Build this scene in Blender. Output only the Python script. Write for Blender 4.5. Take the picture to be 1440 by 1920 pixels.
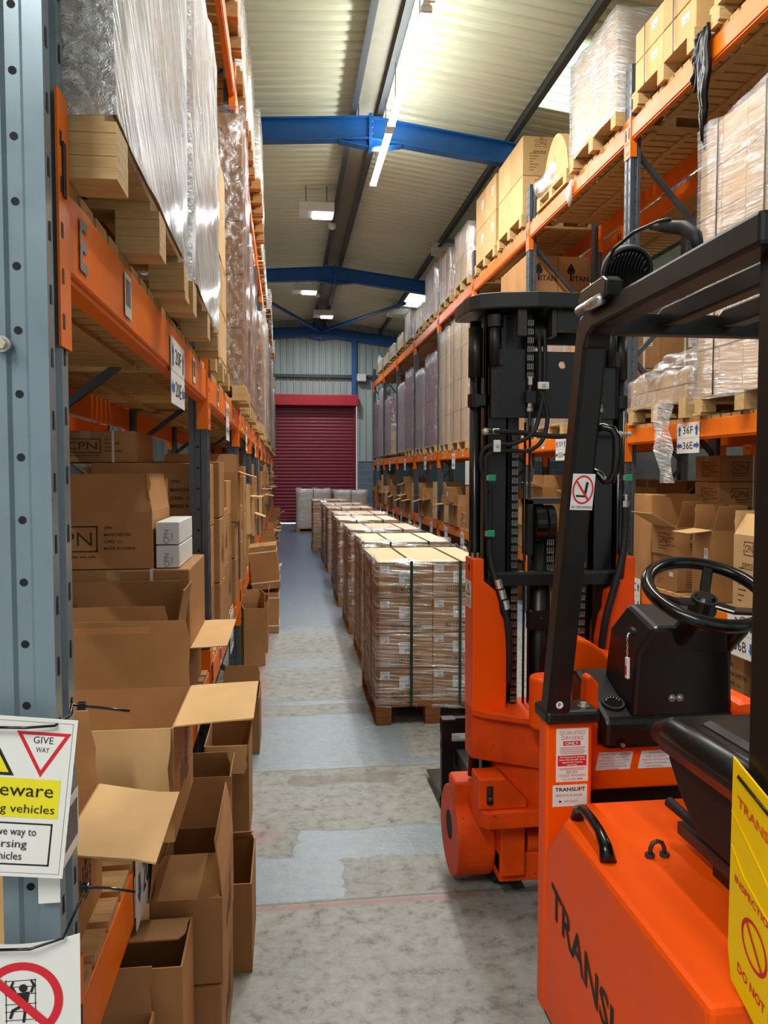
import bpy, bmesh, math, random
from mathutils import Vector, Matrix
R_ = random.Random
PI = math.pi
S = bpy.context.scene
for o in list(bpy.data.objects): bpy.data.objects.remove(o)
COL = S.collection

# ---------------------------------------------------------------- camera
F_PX = 1480.0
cam_d = bpy.data.cameras.new('camera'); cam = bpy.data.objects.new('camera', cam_d); COL.objects.link(cam)
cam_d.sensor_fit = 'VERTICAL'; cam_d.sensor_height = 32.0; cam_d.lens = 32.0*F_PX/1920.0
cam_d.clip_start = 0.05; cam_d.clip_end = 200
PITCH, YAW = math.radians(2.8238), math.radians(7.1165)
cam.location = (0, 0, 1.65)
cam.rotation_euler = (PI/2-PITCH, 0, -YAW)
S.camera = cam
# ---------------------------------------------------------------- world
W = bpy.data.worlds.new('world'); S.world = W; W.use_nodes = True
WORLD_STRENGTH = 0.62
W.node_tree.nodes['Background'].inputs[0].default_value = (0.93, 0.97, 1.0, 1)
W.node_tree.nodes['Background'].inputs[1].default_value = WORLD_STRENGTH
# ---------------------------------------------------------------- exposure
S.view_settings.view_transform = 'Standard'; S.view_settings.look = 'None'
S.view_settings.gamma = 1.0; S.view_settings.use_curve_mapping = False
S.view_settings.exposure = 0.10
S.cycles.max_bounces = 8; S.cycles.diffuse_bounces = 3; S.cycles.glossy_bounces = 3
S.cycles.transparent_max_bounces = 12; S.cycles.transmission_bounces = 2
S.cycles.sample_clamp_indirect = 4.0
S.cycles.caustics_reflective = False; S.cycles.caustics_refractive = False
TUBE_W = 112.0        # one strip light, watts
TUBE_FILL_W = 75.0
LED_W = 80.0
# ---------------------------------------------------------------- room tubes and lamps (area lights of the fittings, fill strips included)
def area_light(name, loc, sx, sy, watts, color=(1.0, 0.99, 0.95), rot=(0, 0, 0)):
    d = bpy.data.lights.new(name, 'AREA'); d.shape = 'RECTANGLE'; d.size = sx; d.size_y = sy
    d.energy = watts; d.color = color
    o = bpy.data.objects.new(name, d); COL.objects.link(o); o.location = loc; o.rotation_euler = rot
    return o

# ---------------------------------------------------------------- materials
def lin(c):
    return tuple(((v/12.92) if v <= 0.04045 else ((v+0.055)/1.055)**2.4) for v in c)
def rgb(r, g, b): return lin((r/255, g/255, b/255)) + (1.0,)
MATS = {}
def newmat(name):
    m = bpy.data.materials.new(name); m.use_nodes = True; MATS[name] = m
    nt = m.node_tree; b = nt.nodes['Principled BSDF']
    return m, nt, b
def N(nt, t, **kw):
    n = nt.nodes.new(t)
    for k, v in kw.items(): setattr(n, k, v)
    return n
def math_n(nt, op, a, b=None, clamp=False):
    n = N(nt, 'ShaderNodeMath', operation=op); n.use_clamp = clamp
    for i, v in enumerate((a, b)):
        if v is None: continue
        if isinstance(v, (int, float)): n.inputs[i].default_value = v
        else: nt.links.new(v, n.inputs[i])
    return n.outputs[0]
def mixc(nt, fac, a, b, blend='MIX'):
    n = N(nt, 'ShaderNodeMix', data_type='RGBA', blend_type=blend)
    for i, v in ((0, fac), (6, a), (7, b)):
        if isinstance(v, (int, float)): n.inputs[i].default_value = v
        elif isinstance(v, tuple): n.inputs[i].default_value = v
        else: nt.links.new(v, n.inputs[i])
    return n.outputs[2]
def coords(nt, scale=(1, 1, 1), rot=(0, 0, 0), which='Object'):
    tc = N(nt, 'ShaderNodeTexCoord'); mp = N(nt, 'ShaderNodeMapping')
    mp.inputs['Scale'].default_value = scale; mp.inputs['Rotation'].default_value = rot
    nt.links.new(tc.outputs[which], mp.inputs[0]); return mp.outputs[0]
def noise(nt, vec, scale, detail=3, rough=0.55, dist=0.0):
    n = N(nt, 'ShaderNodeTexNoise'); n.inputs['Scale'].default_value = scale
    n.inputs['Detail'].default_value = detail; n.inputs['Roughness'].default_value = rough
    n.inputs['Distortion'].default_value = dist
    nt.links.new(vec, n.inputs['Vector']); return n.outputs[0]
def ramp(nt, fac, lo, hi, a=(0, 0, 0, 1), b=(1, 1, 1, 1)):
    n = N(nt, 'ShaderNodeValToRGB'); e = n.color_ramp.elements
    e[0].position = lo; e[1].position = hi; e[0].color = a; e[1].color = b
    nt.links.new(fac, n.inputs[0]); return n.outputs[0]
def bump(nt, b, h, strength=0.2, dist=0.01):
    n = N(nt, 'ShaderNodeBump'); n.inputs['Strength'].default_value = strength; n.inputs['Distance'].default_value = dist
    nt.links.new(h, n.inputs['Height']); nt.links.new(n.outputs[0], b.inputs['Normal']); return n.outputs[0]

def paint(name, c, rough=0.4, metal=0.0, var=0.12, spec=0.5, scale=6.0, wear=None):
    m, nt, b = newmat(name)
    v = coords(nt); f = noise(nt, v, scale, 5)
    dark = tuple(x*(1-var*1.6) for x in c[:3]) + (1,); lite = tuple(min(1, x*(1+var)) for x in c[:3]) + (1,)
    col = mixc(nt, ramp(nt, f, 0.3, 0.7), dark, lite)
    if wear:
        f2 = noise(nt, v, 24, 6, 0.7); col = mixc(nt, ramp(nt, f2, 0.66, 0.72), col, wear)
    nt.links.new(col, b.inputs['Base Color'])
    b.inputs['Roughness'].default_value = rough; b.inputs['Metallic'].default_value = metal
    b.inputs['Specular IOR Level'].default_value = spec
    nt.links.new(ramp(nt, f, 0.2, 0.8, (rough*.8,)*3+(1,), (min(1, rough*1.25),)*3+(1,)), b.inputs['Roughness'])
    return m
def board(name, c, c2):
    """corrugated cardboard: fine flute lines, slight blotches, a different tone on each carton"""
    m, nt, b = newmat(name)
    v = coords(nt); f = noise(nt, v, 5, 4)
    oi = N(nt, 'ShaderNodeObjectInfo')
    col = mixc(nt, ramp(nt, f, 0.3, 0.7), c, c2)
    hsv = N(nt, 'ShaderNodeHueSaturation')
    nt.links.new(math_n(nt, 'ADD', math_n(nt, 'MULTIPLY', oi.outputs['Random'], 0.3), 0.84), hsv.inputs['Value'])
    nt.links.new(col, hsv.inputs['Color']); nt.links.new(hsv.outputs[0], b.inputs['Base Color'])
    b.inputs['Roughness'].default_value = 0.75; b.inputs['Specular IOR Level'].default_value = 0.25
    f2 = noise(nt, coords(nt, (60, 60, 1.2)), 3, 2); bump(nt, b, f2, 0.10, 0.004)
    return m
def timber(name, c, c2, sc=(2, 14, 14)):
    m, nt, b = newmat(name)
    v = coords(nt, sc); f = noise(nt, v, 3, 5, 0.65, 0.6)
    oi = N(nt, 'ShaderNodeObjectInfo')
    col = mixc(nt, ramp(nt, f, 0.28, 0.72), c, c2)
    nt.links.new(col, b.inputs['Base Color']); b.inputs['Roughness'].default_value = 0.75
    b.inputs['Specular IOR Level'].default_value = 0.2
    bump(nt, b, f, 0.15, 0.004)
    return m
def film(name, base, amp, rot, stretch, rough=0.16, tint=(0.96, 0.97, 0.98), white=0.25, sc=3.0):
    """stretch wrap: clear film, creased in one direction, its glints helped by diffuse white painted on the creases"""
    m, nt, b = newmat(name)
    nt.nodes.remove(b); out = nt.nodes['Material Output']
    tc = N(nt, 'ShaderNodeTexCoord'); mp = N(nt, 'ShaderNodeMapping', vector_type='TEXTURE')
    mp.inputs['Scale'].default_value = tuple(1/q for q in stretch); mp.inputs['Rotation'].default_value = rot
    nt.links.new(tc.outputs['Object'], mp.inputs[0]); v = mp.outputs[0]
    f = noise(nt, v, sc, 4, 0.65, 0.35)
    f3 = noise(nt, coords(nt), 2.2, 3)
    bm_ = N(nt, 'ShaderNodeBump'); bm_.inputs['Strength'].default_value = 0.9; bm_.inputs['Distance'].default_value = 0.02
    nt.links.new(f, bm_.inputs['Height'])
    tr = N(nt, 'ShaderNodeBsdfTransparent'); tr.inputs[0].default_value = tint + (1,)
    gl = N(nt, 'ShaderNodeBsdfGlossy'); gl.inputs['Roughness'].default_value = rough; gl.inputs[0].default_value = (1, 1, 1, 1)
    nt.links.new(bm_.outputs[0], gl.inputs['Normal'])
    df = N(nt, 'ShaderNodeBsdfDiffuse'); df.inputs[0].default_value = (0.82, 0.83, 0.84, 1)  # diffuse white painted in for bright reflections on the film
    nt.links.new(bm_.outputs[0], df.inputs['Normal'])
    ms = N(nt, 'ShaderNodeMixShader'); ms.inputs[0].default_value = white
    nt.links.new(gl.outputs[0], ms.inputs[1]); nt.links.new(df.outputs[0], ms.inputs[2])
    fac = math_n(nt, 'ADD', math_n(nt, 'MULTIPLY', ramp(nt, f, 0.46, 0.72), amp), base)
    fac = math_n(nt, 'MULTIPLY', fac, ramp(nt, f3, 0.25, 0.6, (0.55,)*3+(1,), (1.15,)*3+(1,)), True)
    m2 = N(nt, 'ShaderNodeMixShader'); nt.links.new(fac, m2.inputs[0])
    nt.links.new(tr.outputs[0], m2.inputs[1]); nt.links.new(ms.outputs[0], m2.inputs[2])
    nt.links.new(m2.outputs[0], out.inputs['Surface'])
    return m
def glow(name, c, s):
    m, nt, b = newmat(name)
    b.inputs['Base Color'].default_value = c; b.inputs['Emission Color'].default_value = c
    b.inputs['Emission Strength'].default_value = s; return m

paint('beam_orange', rgb(240, 116, 20), 0.40, var=0.07, spec=0.22)
paint('truck_orange', rgb(250, 86, 4), 0.38, var=0.05, scale=3, spec=0.22)
paint('truck_orange_worn', rgb(226, 74, 10), 0.5, var=0.2, spec=0.2, wear=rgb(120, 45, 25))
paint('post_blue_grey', rgb(122, 140, 150), 0.28, metal=0.25, var=0.08)
paint('post_grey', rgb(78, 84, 90), 0.38, metal=0.2, var=0.1)
paint('brace_grey', rgb(70, 76, 82), 0.4, metal=0.3)
paint('truck_black', rgb(15, 14, 14), 0.36, var=0.15)
paint('black_gloss', rgb(11, 11, 12), 0.2, var=0.1)
paint('rubber_black', rgb(20, 20, 21), 0.6, var=0.15)
paint('vinyl_black', rgb(16, 16, 17), 0.33, var=0.1)
paint('dark_steel', rgb(66, 64, 62), 0.45, metal=0.5)
paint('chain_steel', rgb(150, 145, 138), 0.35, metal=0.8)
paint('bright_steel', rgb(205, 203, 198), 0.25, metal=0.9)
paint('brass_steel', rgb(200, 190, 165), 0.3, metal=0.7)
paint('hole_black', rgb(12, 12, 13), 0.8)
paint('frame_blue', rgb(22, 96, 172), 0.4, var=0.06)
paint('purlin_grey', rgb(72, 80, 82), 0.5, metal=0.2, var=0.08)
paint('ridge_grey', rgb(152, 150, 134), 0.6, var=0.08)
paint('door_maroon', rgb(134, 26, 46), 0.42, var=0.05)
paint('header_red', rgb(196, 34, 50), 0.45, var=0.06)
paint('white_paint', rgb(226, 228, 226), 0.45, var=0.03)
paint('label_white', rgb(232, 231, 226), 0.5, var=0.02)
paint('ink_black', rgb(26, 25, 25), 0.6)
paint('ink_grey', rgb(128, 122, 122), 0.6)
paint('ink_brown', rgb(66, 48, 34), 0.7)
paint('ink_pink', rgb(196, 120, 120), 0.6)
paint('ink_blue', rgb(34, 92, 160), 0.6)
paint('ink_navy', rgb(40, 62, 112), 0.6)
paint('sign_red', rgb(214, 30, 48), 0.45, var=0.03)
paint('sign_yellow', rgb(236, 222, 34), 0.45, var=0.03)
paint('pouch_yellow', rgb(255, 204, 4), 0.38, var=0.02, spec=0.25)
paint('pouch_ink', rgb(222, 90, 20), 0.5)
paint('strap_green', rgb(24, 58, 40), 0.35, var=0.1)
paint('strap_white', rgb(226, 220, 208), 0.5, var=0.05)
paint('strap_black', rgb(34, 36, 34), 0.4)
paint('clip_green', rgb(30, 150, 96), 0.4)
paint('black_film', rgb(9, 9, 10), 0.34, var=0.2, spec=0.3)
paint('green_cloth', rgb(70, 130, 130), 0.7)
paint('tape_buff', rgb(176, 136, 92), 0.3, var=0.06)
paint('dark_wall', rgb(120, 124, 122), 0.7)
board('cardboard', rgb(164, 118, 72), rgb(180, 132, 84))
board('cardboard_light', rgb(204, 164, 112), rgb(214, 176, 124))
board('cardboard_flap', rgb(200, 158, 106), rgb(212, 172, 120))
board('cardboard_inside', rgb(170, 126, 82), rgb(182, 138, 92))
board('carton_purple', rgb(158, 134, 136), rgb(172, 146, 146))
board('card_sheet', rgb(226, 202, 158), rgb(234, 212, 172))
board('card_sheet_pink', rgb(226, 196, 168), rgb(234, 206, 182))
timber('pallet_wood', rgb(196, 152, 98), rgb(160, 116, 70))
timber('pallet_pale', rgb(216, 184, 132), rgb(186, 150, 98))
timber('pallet_rough', rgb(150, 96, 56), rgb(110, 70, 42))
timber('deck_wood', rgb(206, 166, 112), rgb(168, 126, 80), (3, 20, 20))
timber('deck_pale', rgb(206, 168, 110), rgb(172, 130, 78), (3, 20, 20))
film('film_fan', 0.50, 0.9, (math.radians(-40), 0, 0), (14, 1.4, 22), 0.17, white=0.55)
film('film_level', 0.04, 0.85, (math.radians(4), math.radians(4), 0), (1.2, 1.2, 26), 0.12, white=0.4)
film('film_mid', 0.22, 0.6, (math.radians(6), math.radians(6), 0), (1.4, 1.4, 22), 0.16, white=0.45)
film('film_heavy', 0.42, 0.5, (math.radians(10), math.radians(8), 0), (2, 2, 18), 0.25, white=0.6)
film('film_up', 0.24, 0.5, (math.radians(8), 0, 0), (9, 9, 1.0), 0.16, white=0.5)
film('film_loose', 0.26, 0.55, (0.5, 0.4, 0), (6, 6, 3), 0.14, white=0.45)
film('film_blue', 0.22, 0.45, (math.radians(8), 0, 0), (9, 9, 1.0), 0.18, tint=(0.86, 0.92, 1.0), white=0.35)
film('film_dark', 0.07, 0.6, (math.radians(-30), 0, 0), (9, 9, 1.6), 0.2, tint=(0.80, 0.80, 0.86), white=0.3)
glow('tube_lit', (1.0, 0.985, 0.93, 1), 9.0)
glow('led_lit', (0.93, 0.98, 1.0, 1), 8.0)
glow('skylight_lit', (0.86, 1.0, 0.90, 1), 0.95)
glow('daylight_gap', (0.95, 1.0, 1.0, 1), 1.2)

# floor
def floor_material():
    m, nt, b = newmat('floor_concrete')
    tc = N(nt, 'ShaderNodeTexCoord'); sep = N(nt, 'ShaderNodeSeparateXYZ'); nt.links.new(tc.outputs['Object'], sep.inputs[0])
    X, Y = sep.outputs[0], sep.outputs[1]
    v = coords(nt)
    n1 = noise(nt, v, 1.6, 6, 0.6); n2 = noise(nt, v, 15, 8, 0.74); n3 = noise(nt, v, 45, 4, 0.7); nb = noise(nt, v, 3.2, 6, 0.62, 0.3)
    con = mixc(nt, ramp(nt, n1, 0.3, 0.7), rgb(108, 108, 102), rgb(140, 140, 134))
    con = mixc(nt, ramp(nt, n2, 0.35, 0.75), con, rgb(166, 168, 162))
    con = mixc(nt, ramp(nt, n2, 0.32, 0.46, (.9,)*3+(1,), (0, 0, 0, 1)), con, rgb(88, 84, 74))
    con = mixc(nt, ramp(nt, n3, 0.64, 0.80, (0, 0, 0, 1), (.6,)*3+(1,)), con, rgb(104, 96, 82))
    # ragged rectangle 0..1
    nf = noise(nt, v, 16, 5, 0.7)
    jag = math_n(nt, 'ADD', math_n(nt, 'SUBTRACT', nb, 0.5), math_n(nt, 'MULTIPLY', math_n(nt, 'SUBTRACT', nf, 0.5), 0.55))
    def edge(c, lo, hi, wob=0.5, soft=0.02):
        c2 = math_n(nt, 'ADD', c, math_n(nt, 'MULTIPLY', jag, wob))
        a = math_n(nt, 'DIVIDE', math_n(nt, 'SUBTRACT', c2, lo), soft, True)
        bb = math_n(nt, 'DIVIDE', math_n(nt, 'SUBTRACT', hi, c2), soft, True)
        return math_n(nt, 'MULTIPLY', a, bb)
    def rect(x0, x1, y0, y1, wx=0.5, wy=0.5, soft=0.02):
        return math_n(nt, 'MULTIPLY', edge(X, x0, x1, wx, soft), edge(Y, y0, y1, wy, soft))
    paintmask = rect(-0.6, 3.3, 7.9, 27, 0.1, 0.7, 0.5)
    for r in ((-0.5, 0.75, 4.42, 5.35, 0.05, 0.10, 0.03), (0.02, 0.92, 3.28, 3.60, 0.25, 0.16, 0.02), (-0.35, 0.24, 2.98, 3.36, 0.25, 0.12, 0.02),
              (-0.45, 0.62, 5.55, 5.72, 0.1, 0.10, 0.05), (-0.45, 0.6, 6.5, 7.2, 0.15, 0.4, 0.4), (-0.5, 0.9, 4.34, 4.46, 0.02, 0.04, 0.02)):
        paintmask = math_n(nt, 'MAXIMUM', paintmask, rect(*r))
    chips = ramp(nt, noise(nt, v, 13, 6, 0.7, 0.3), 0.66, 0.68)
    near = math_n(nt, 'DIVIDE', math_n(nt, 'SUBTRACT', 10.5, Y), 2.0, True)
    paintmask = math_n(nt, 'MULTIPLY', paintmask, math_n(nt, 'SUBTRACT', 1.0, math_n(nt, 'MULTIPLY', chips, near)), True)
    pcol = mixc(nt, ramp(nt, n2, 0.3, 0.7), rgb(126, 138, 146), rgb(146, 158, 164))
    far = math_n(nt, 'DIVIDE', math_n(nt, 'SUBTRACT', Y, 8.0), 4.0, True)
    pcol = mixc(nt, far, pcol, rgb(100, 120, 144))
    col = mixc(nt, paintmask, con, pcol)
    # worn red line paint and the joints between slabs
    red = math_n(nt, 'MAXIMUM', rect(-0.5, 0.75, 2.925, 2.965, 0.1, 0.03, 0.01), rect(-0.45, 0.0, 3.42, 3.66, 0.25, 0.2, 0.12))
    red = math_n(nt, 'MAXIMUM', red, rect(-0.30, -0.12, 5.0, 8.5, 0.2, 0.5, 0.1))
    red = math_n(nt, 'MULTIPLY', red, ramp(nt, n2, 0.35, 0.6, (0.15,)*3+(1,), (0.8,)*3+(1,)))
    col = mixc(nt, red, col, rgb(168, 108, 104))
    joint = rect(-1, 4, 2.965, 2.985, 0, 0.02, 0.006)
    for y in (4.33, 5.56, 7.25, 8.9, 10.8): joint = math_n(nt, 'MAXIMUM', joint, rect(-1, 4, y, y+0.018, 0, 0.015, 0.006))
    joint = math_n(nt, 'MAXIMUM', joint, rect(1.02, 1.035, 3.6, 4.33, 0.03, 0, 0.006))
    joint = math_n(nt, 'MULTIPLY', joint, ramp(nt, n2, 0.3, 0.55))
    col = mixc(nt, math_n(nt, 'MULTIPLY', joint, 0.7), col, rgb(96, 84, 70))
    stain = rect(0.0, 0.62, 4.10, 4.27, 0.3, 0.12, 0.03)
    stain = math_n(nt, 'MAXIMUM', stain, rect(-0.1, 0.4, 6.05, 6.2, 0.4, 0.2, 0.1))
    col = mixc(nt, math_n(nt, 'MULTIPLY', stain, 0.45), col, rgb(98, 86, 70))
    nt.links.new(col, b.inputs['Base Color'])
    rr = mixc(nt, paintmask, (0.5, 0.5, 0.5, 1), (0.27, 0.27, 0.27, 1))
    nt.links.new(rr, b.inputs['Roughness']); b.inputs['Specular IOR Level'].default_value = 0.45
    h = math_n(nt, 'ADD', math_n(nt, 'MULTIPLY', n2, 0.5), math_n(nt, 'MULTIPLY', paintmask, 0.6))
    bump(nt, b, math_n(nt, 'ADD', h, math_n(nt, 'MULTIPLY', n3, 0.2)), 0.4, 0.01)
floor_material()
# roof sheet: cream lining, dirt streaks
def roof_material():
    m, nt, b = newmat('roof_cream')
    f = noise(nt, coords(nt, (0.6, 5, 1)), 1.5, 5)
    nt.links.new(mixc(nt, ramp(nt, f, 0.25, 0.75), rgb(224, 230, 204), rgb(238, 244, 220)), b.inputs['Base Color'])
    b.inputs['Roughness'].default_value = 0.55
roof_material()
def clad_material():
    m, nt, b = newmat('cladding_grey')
    f = noise(nt, coords(nt, (5, 1, 0.4)), 1.5, 5)
    nt.links.new(mixc(nt, ramp(nt, f, 0.25, 0.75), rgb(160, 178, 178), rgb(196, 208, 200)), b.inputs['Base Color'])
    b.inputs['Roughness'].default_value = 0.5
clad_material()
def block_material():
    m, nt, b = newmat('block_grey')
    br = N(nt, 'ShaderNodeTexBrick'); nt.links.new(coords(nt, (1, 1, 1), (PI/2, 0, 0)), br.inputs['Vector'])
    br.inputs['Scale'].default_value = 1.0; br.inputs['Brick Width'].default_value = 0.44; br.inputs['Row Height'].default_value = 0.22
    br.inputs['Mortar Size'].default_value = 0.008
    br.inputs['Color1'].default_value = rgb(120, 140, 152); br.inputs['Color2'].default_value = rgb(108, 128, 142); br.inputs['Mortar'].default_value = rgb(150, 166, 174)
    nt.links.new(br.outputs[0], b.inputs['Base Color']); b.inputs['Roughness'].default_value = 0.8
block_material()

# ---------------------------------------------------------------- mesh building
ORG = {}
_txt = {}
def text_geo(s, bold):
    k = (s, bold)
    if k not in _txt:
        cu = bpy.data.curves.new('t', 'FONT'); cu.body = s; cu.size = 1.0; cu.resolution_u = 2
        if bold: cu.offset = 0.024
        ob = bpy.data.objects.new('t', cu); COL.objects.link(ob)
        dg = bpy.context.evaluated_depsgraph_get(); me = bpy.data.meshes.new_from_object(ob.evaluated_get(dg))
        vs = [v.co.copy() for v in me.vertices]; fs = [tuple(p.vertices) for p in me.polygons]
        xs = [v.x for v in vs] or [0]
        _txt[k] = ([(v.x-min(xs), v.y) for v in vs], fs, max(xs)-min(xs))
        bpy.data.objects.remove(ob); bpy.data.curves.remove(cu); bpy.data.meshes.remove(me)
    return _txt[k]
class MB:
    def __init__(self): self.v = []; self.f = []; self.m = []; self.mats = []; self.sm = []
    def mi(self, m):
        if m not in self.mats: self.mats.append(m)
        return self.mats.index(m)
    def add(self, vs, fs, m, smooth=False):
        b = len(self.v); k = self.mi(m); self.v += [tuple(p) for p in vs]
        for f in fs: self.f.append(tuple(b+i for i in f)); self.m.append(k); self.sm.append(smooth)
        return self
    def box(self, x0, x1, y0, y1, z0, z1, m, c=0.0):
        if x0 > x1: x0, x1 = x1, x0
        if y0 > y1: y0, y1 = y1, y0
        if z0 > z1: z0, z1 = z1, z0
        if c <= 0:
            vs = [(x, y, z) for z in (z0, z1) for y in (y0, y1) for x in (x0, x1)]
            return self.add(vs, [(0, 2, 3, 1), (4, 5, 7, 6), (0, 1, 5, 4), (2, 6, 7, 3), (0, 4, 6, 2), (1, 3, 7, 5)], m)
        c = min(c, (x1-x0)*.45, (y1-y0)*.45, (z1-z0)*.45)
        bmx = bmesh.new(); bmesh.ops.create_cube(bmx, size=1.0)
        for q in bmx.verts: q.co = Vector(((x0+x1)/2+q.co.x*(x1-x0), (y0+y1)/2+q.co.y*(y1-y0), (z0+z1)/2+q.co.z*(z1-z0)))
        bmesh.ops.bevel(bmx, geom=bmx.edges[:], offset=c, segments=2, profile=0.5, affect='EDGES')
        vs = [q.co.copy() for q in bmx.verts]; bmx.verts.index_update(); fs = [tuple(q.index for q in f.verts) for f in bmx.faces]; bmx.free()
        return self.add(vs, fs, m)
    def poly(self, pts, m): return self.add(pts, [tuple(range(len(pts)))], m)
    def prism(self, pts, d, m):
        """polygon (3-D points) swept by vector d"""
        n = len(pts); d = Vector(d); a = [Vector(p) for p in pts]; b = [p+d for p in a]
        nor = Vector((0, 0, 0))
        for i in range(n): nor += a[i].cross(a[(i+1) % n])
        fs = [tuple(range(n)), tuple(range(2*n-1, n-1, -1))] + [(i, i+n, (i+1) % n+n, (i+1) % n) for i in range(n)]
        if nor.dot(d) > 0: fs = [tuple(reversed(f)) for f in fs]
        return self.add(a+b, fs, m)
    def beam(self, p0, p1, w, h, m, up=(0, 0, 1), c=0.0):
        p0, p1 = Vector(p0), Vector(p1); t = (p1-p0).normalized(); s = t.cross(Vector(up))
        if s.length < 1e-4: s = t.cross(Vector((1, 0, 0)))
        s.normalize(); u = s.cross(t)
        if c <= 0: prof = [(-w/2, -h/2), (w/2, -h/2), (w/2, h/2), (-w/2, h/2)]
        else: prof = [(-w/2+c, -h/2), (w/2-c, -h/2), (w/2, -h/2+c), (w/2, h/2-c), (w/2-c, h/2), (-w/2+c, h/2), (-w/2, h/2-c), (-w/2, -h/2+c)]
        return self.prism([p0+s*a+u*b for a, b in prof], p1-p0, m)
    def tube(self, pts, r, m, n=10, rs=None, closed=False, smooth=True):
        P = [Vector(p) for p in pts]; k = len(P); vs = []; fs = []; prev = None
        for i in range(k):
            if closed: t = P[(i+1) % k]-P[i-1]
            else: t = P[min(i+1, k-1)]-P[max(i-1, 0)]
            t.normalize()
            if prev is None:
                a = Vector((0, 0, 1)) if abs(t.z) < .9 else Vector((1, 0, 0)); s = t.cross(a).normalized()
            else: s = (prev-t*prev.dot(t)).normalized()
            prev = s; u = t.cross(s); rr = rs[i] if rs else r
            vs += [P[i]+(s*math.cos(2*PI*j/n)+u*math.sin(2*PI*j/n))*rr for j in range(n)]
        for i in range(k if closed else k-1):
            for j in range(n):
                a, b2 = i*n+j, i*n+(j+1) % n; c, d = ((i+1) % k)*n+j, ((i+1) % k)*n+(j+1) % n
                fs.append((a, c, d, b2))
        if not closed: fs += [tuple(range(n)), tuple(range((k-1)*n+n-1, (k-1)*n-1, -1))]
        return self.add(vs, fs, m, smooth)
    def cyl(self, p0, p1, r, m, n=20, r2=None, smooth=False):
        p0, p1 = Vector(p0), Vector(p1)
        return self.tube([p0, p1], r, m, n, [r, r2 if r2 is not None else r], smooth=smooth)
    def disc(self, c, nx, ny, r, m, n=20, r0=0.0):
        c, nx, ny = Vector(c), Vector(nx), Vector(ny)
        o = [c+(nx*math.cos(2*PI*i/n)+ny*math.sin(2*PI*i/n))*r for i in range(n)]
        if r0 <= 0: return self.poly(o, m)
        q = [c+(nx*math.cos(2*PI*i/n)+ny*math.sin(2*PI*i/n))*r0 for i in range(n)]
        return self.add(o+q, [(i, (i+1) % n, n+(i+1) % n, n+i) for i in range(n)], m)
    def sphere(self, c, r, m, n=12, sc=(1, 1, 1)):
        c = Vector(c); vs = [c+Vector((0, 0, r*sc[2]))]; fs = []; rows = n//2
        for i in range(1, rows):
            a = PI*i/rows
            vs += [c+Vector((r*sc[0]*math.sin(a)*math.cos(2*PI*j/n), r*sc[1]*math.sin(a)*math.sin(2*PI*j/n), r*sc[2]*math.cos(a))) for j in range(n)]
        vs.append(c-Vector((0, 0, r*sc[2])))
        for j in range(n):
            fs.append((0, 1+j, 1+(j+1) % n)); fs.append((len(vs)-1, 1+(rows-2)*n+(j+1) % n, 1+(rows-2)*n+j))
            for i in range(rows-2): fs.append((1+i*n+j, 1+(i+1)*n+j, 1+(i+1)*n+(j+1) % n, 1+i*n+(j+1) % n))
        return self.add(vs, fs, m, True)
    def text(self, s, o, ex, ey, h, m, align='C', bold=False, width=None, off=0.0):
        """lettering: h is the capital height; o the middle (C) or left end (L) of the base line"""
        vs, fs, w = text_geo(s, bold); k = h/0.69; ex, ey = Vector(ex).normalized(), Vector(ey).normalized()
        kx = k if width is None else width/max(w, 1e-6)
        sh = -w/2 if align == 'C' else (-w if align == 'R' else 0)
        nz = ex.cross(ey)*off; o = Vector(o)
        return self.add([o+ex*((x+sh)*kx)+ey*(y*k)+nz for x, y in vs], fs, m)
    def xform(self, M, start=0):
        self.v[start:] = [tuple(M @ Vector(p)) for p in self.v[start:]]; return self
    def mesh(self, name, org=(0, 0, 0), weld=False):
        me = bpy.data.meshes.new(name); o = Vector(org)
        me.from_pydata([tuple(Vector(p)-o) for p in self.v], [], self.f)
        for q in self.mats: me.materials.append(MATS[q])
        me.polygons.foreach_set('material_index', self.m); me.polygons.foreach_set('use_smooth', self.sm); me.update()
        return me
    def build(self, name, parent=None, label=None, cat=None, group=None, kind=None, bevel=0.0, org=None):
        """one linked object; parts are given in the same space as their thing"""
        if parent is not None: org = ORG.get(parent.name, Vector((0, 0, 0)))
        elif org is None:
            xs = list(zip(*self.v)); org = Vector(((min(xs[0])+max(xs[0]))/2, (min(xs[1])+max(xs[1]))/2, min(xs[2])))
        org = Vector(org)
        ob = bpy.data.objects.new(name, self.mesh(name, org)); COL.objects.link(ob)
        if parent is not None: ob.parent = parent; ORG[ob.name] = org
        else: ob.location = org; ORG[ob.name] = org
        tag(ob, label, cat, group, kind)
        if bevel > 0:
            bv = ob.modifiers.new('edge', 'BEVEL'); bv.width = bevel; bv.segments = 2; bv.limit_method = 'ANGLE'; bv.angle_limit = math.radians(40)
        return ob
def tag(o, label=None, cat=None, group=None, kind=None):
    if label: o['label'] = label
    if cat: o['category'] = cat
    if group: o['group'] = group
    if kind: o['kind'] = kind
    return o
def thing(name, label, cat, loc, group=None, rz=0.0):
    o = bpy.data.objects.new(name, None); COL.objects.link(o); o.location = loc; o.rotation_euler = (0, 0, rz)
    o.empty_display_size = 0.1; ORG[o.name] = Vector(loc) if rz == 0 else Vector((0, 0, 0))
    return tag(o, label, cat, group)
def template(name):
    """an unlinked pattern thing at the origin: list of (name, mesh, sub-part list)"""
    return []
def put(o, parent=None):
    COL.objects.link(o)
    if parent is not None: o.parent = parent
    return o
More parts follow.
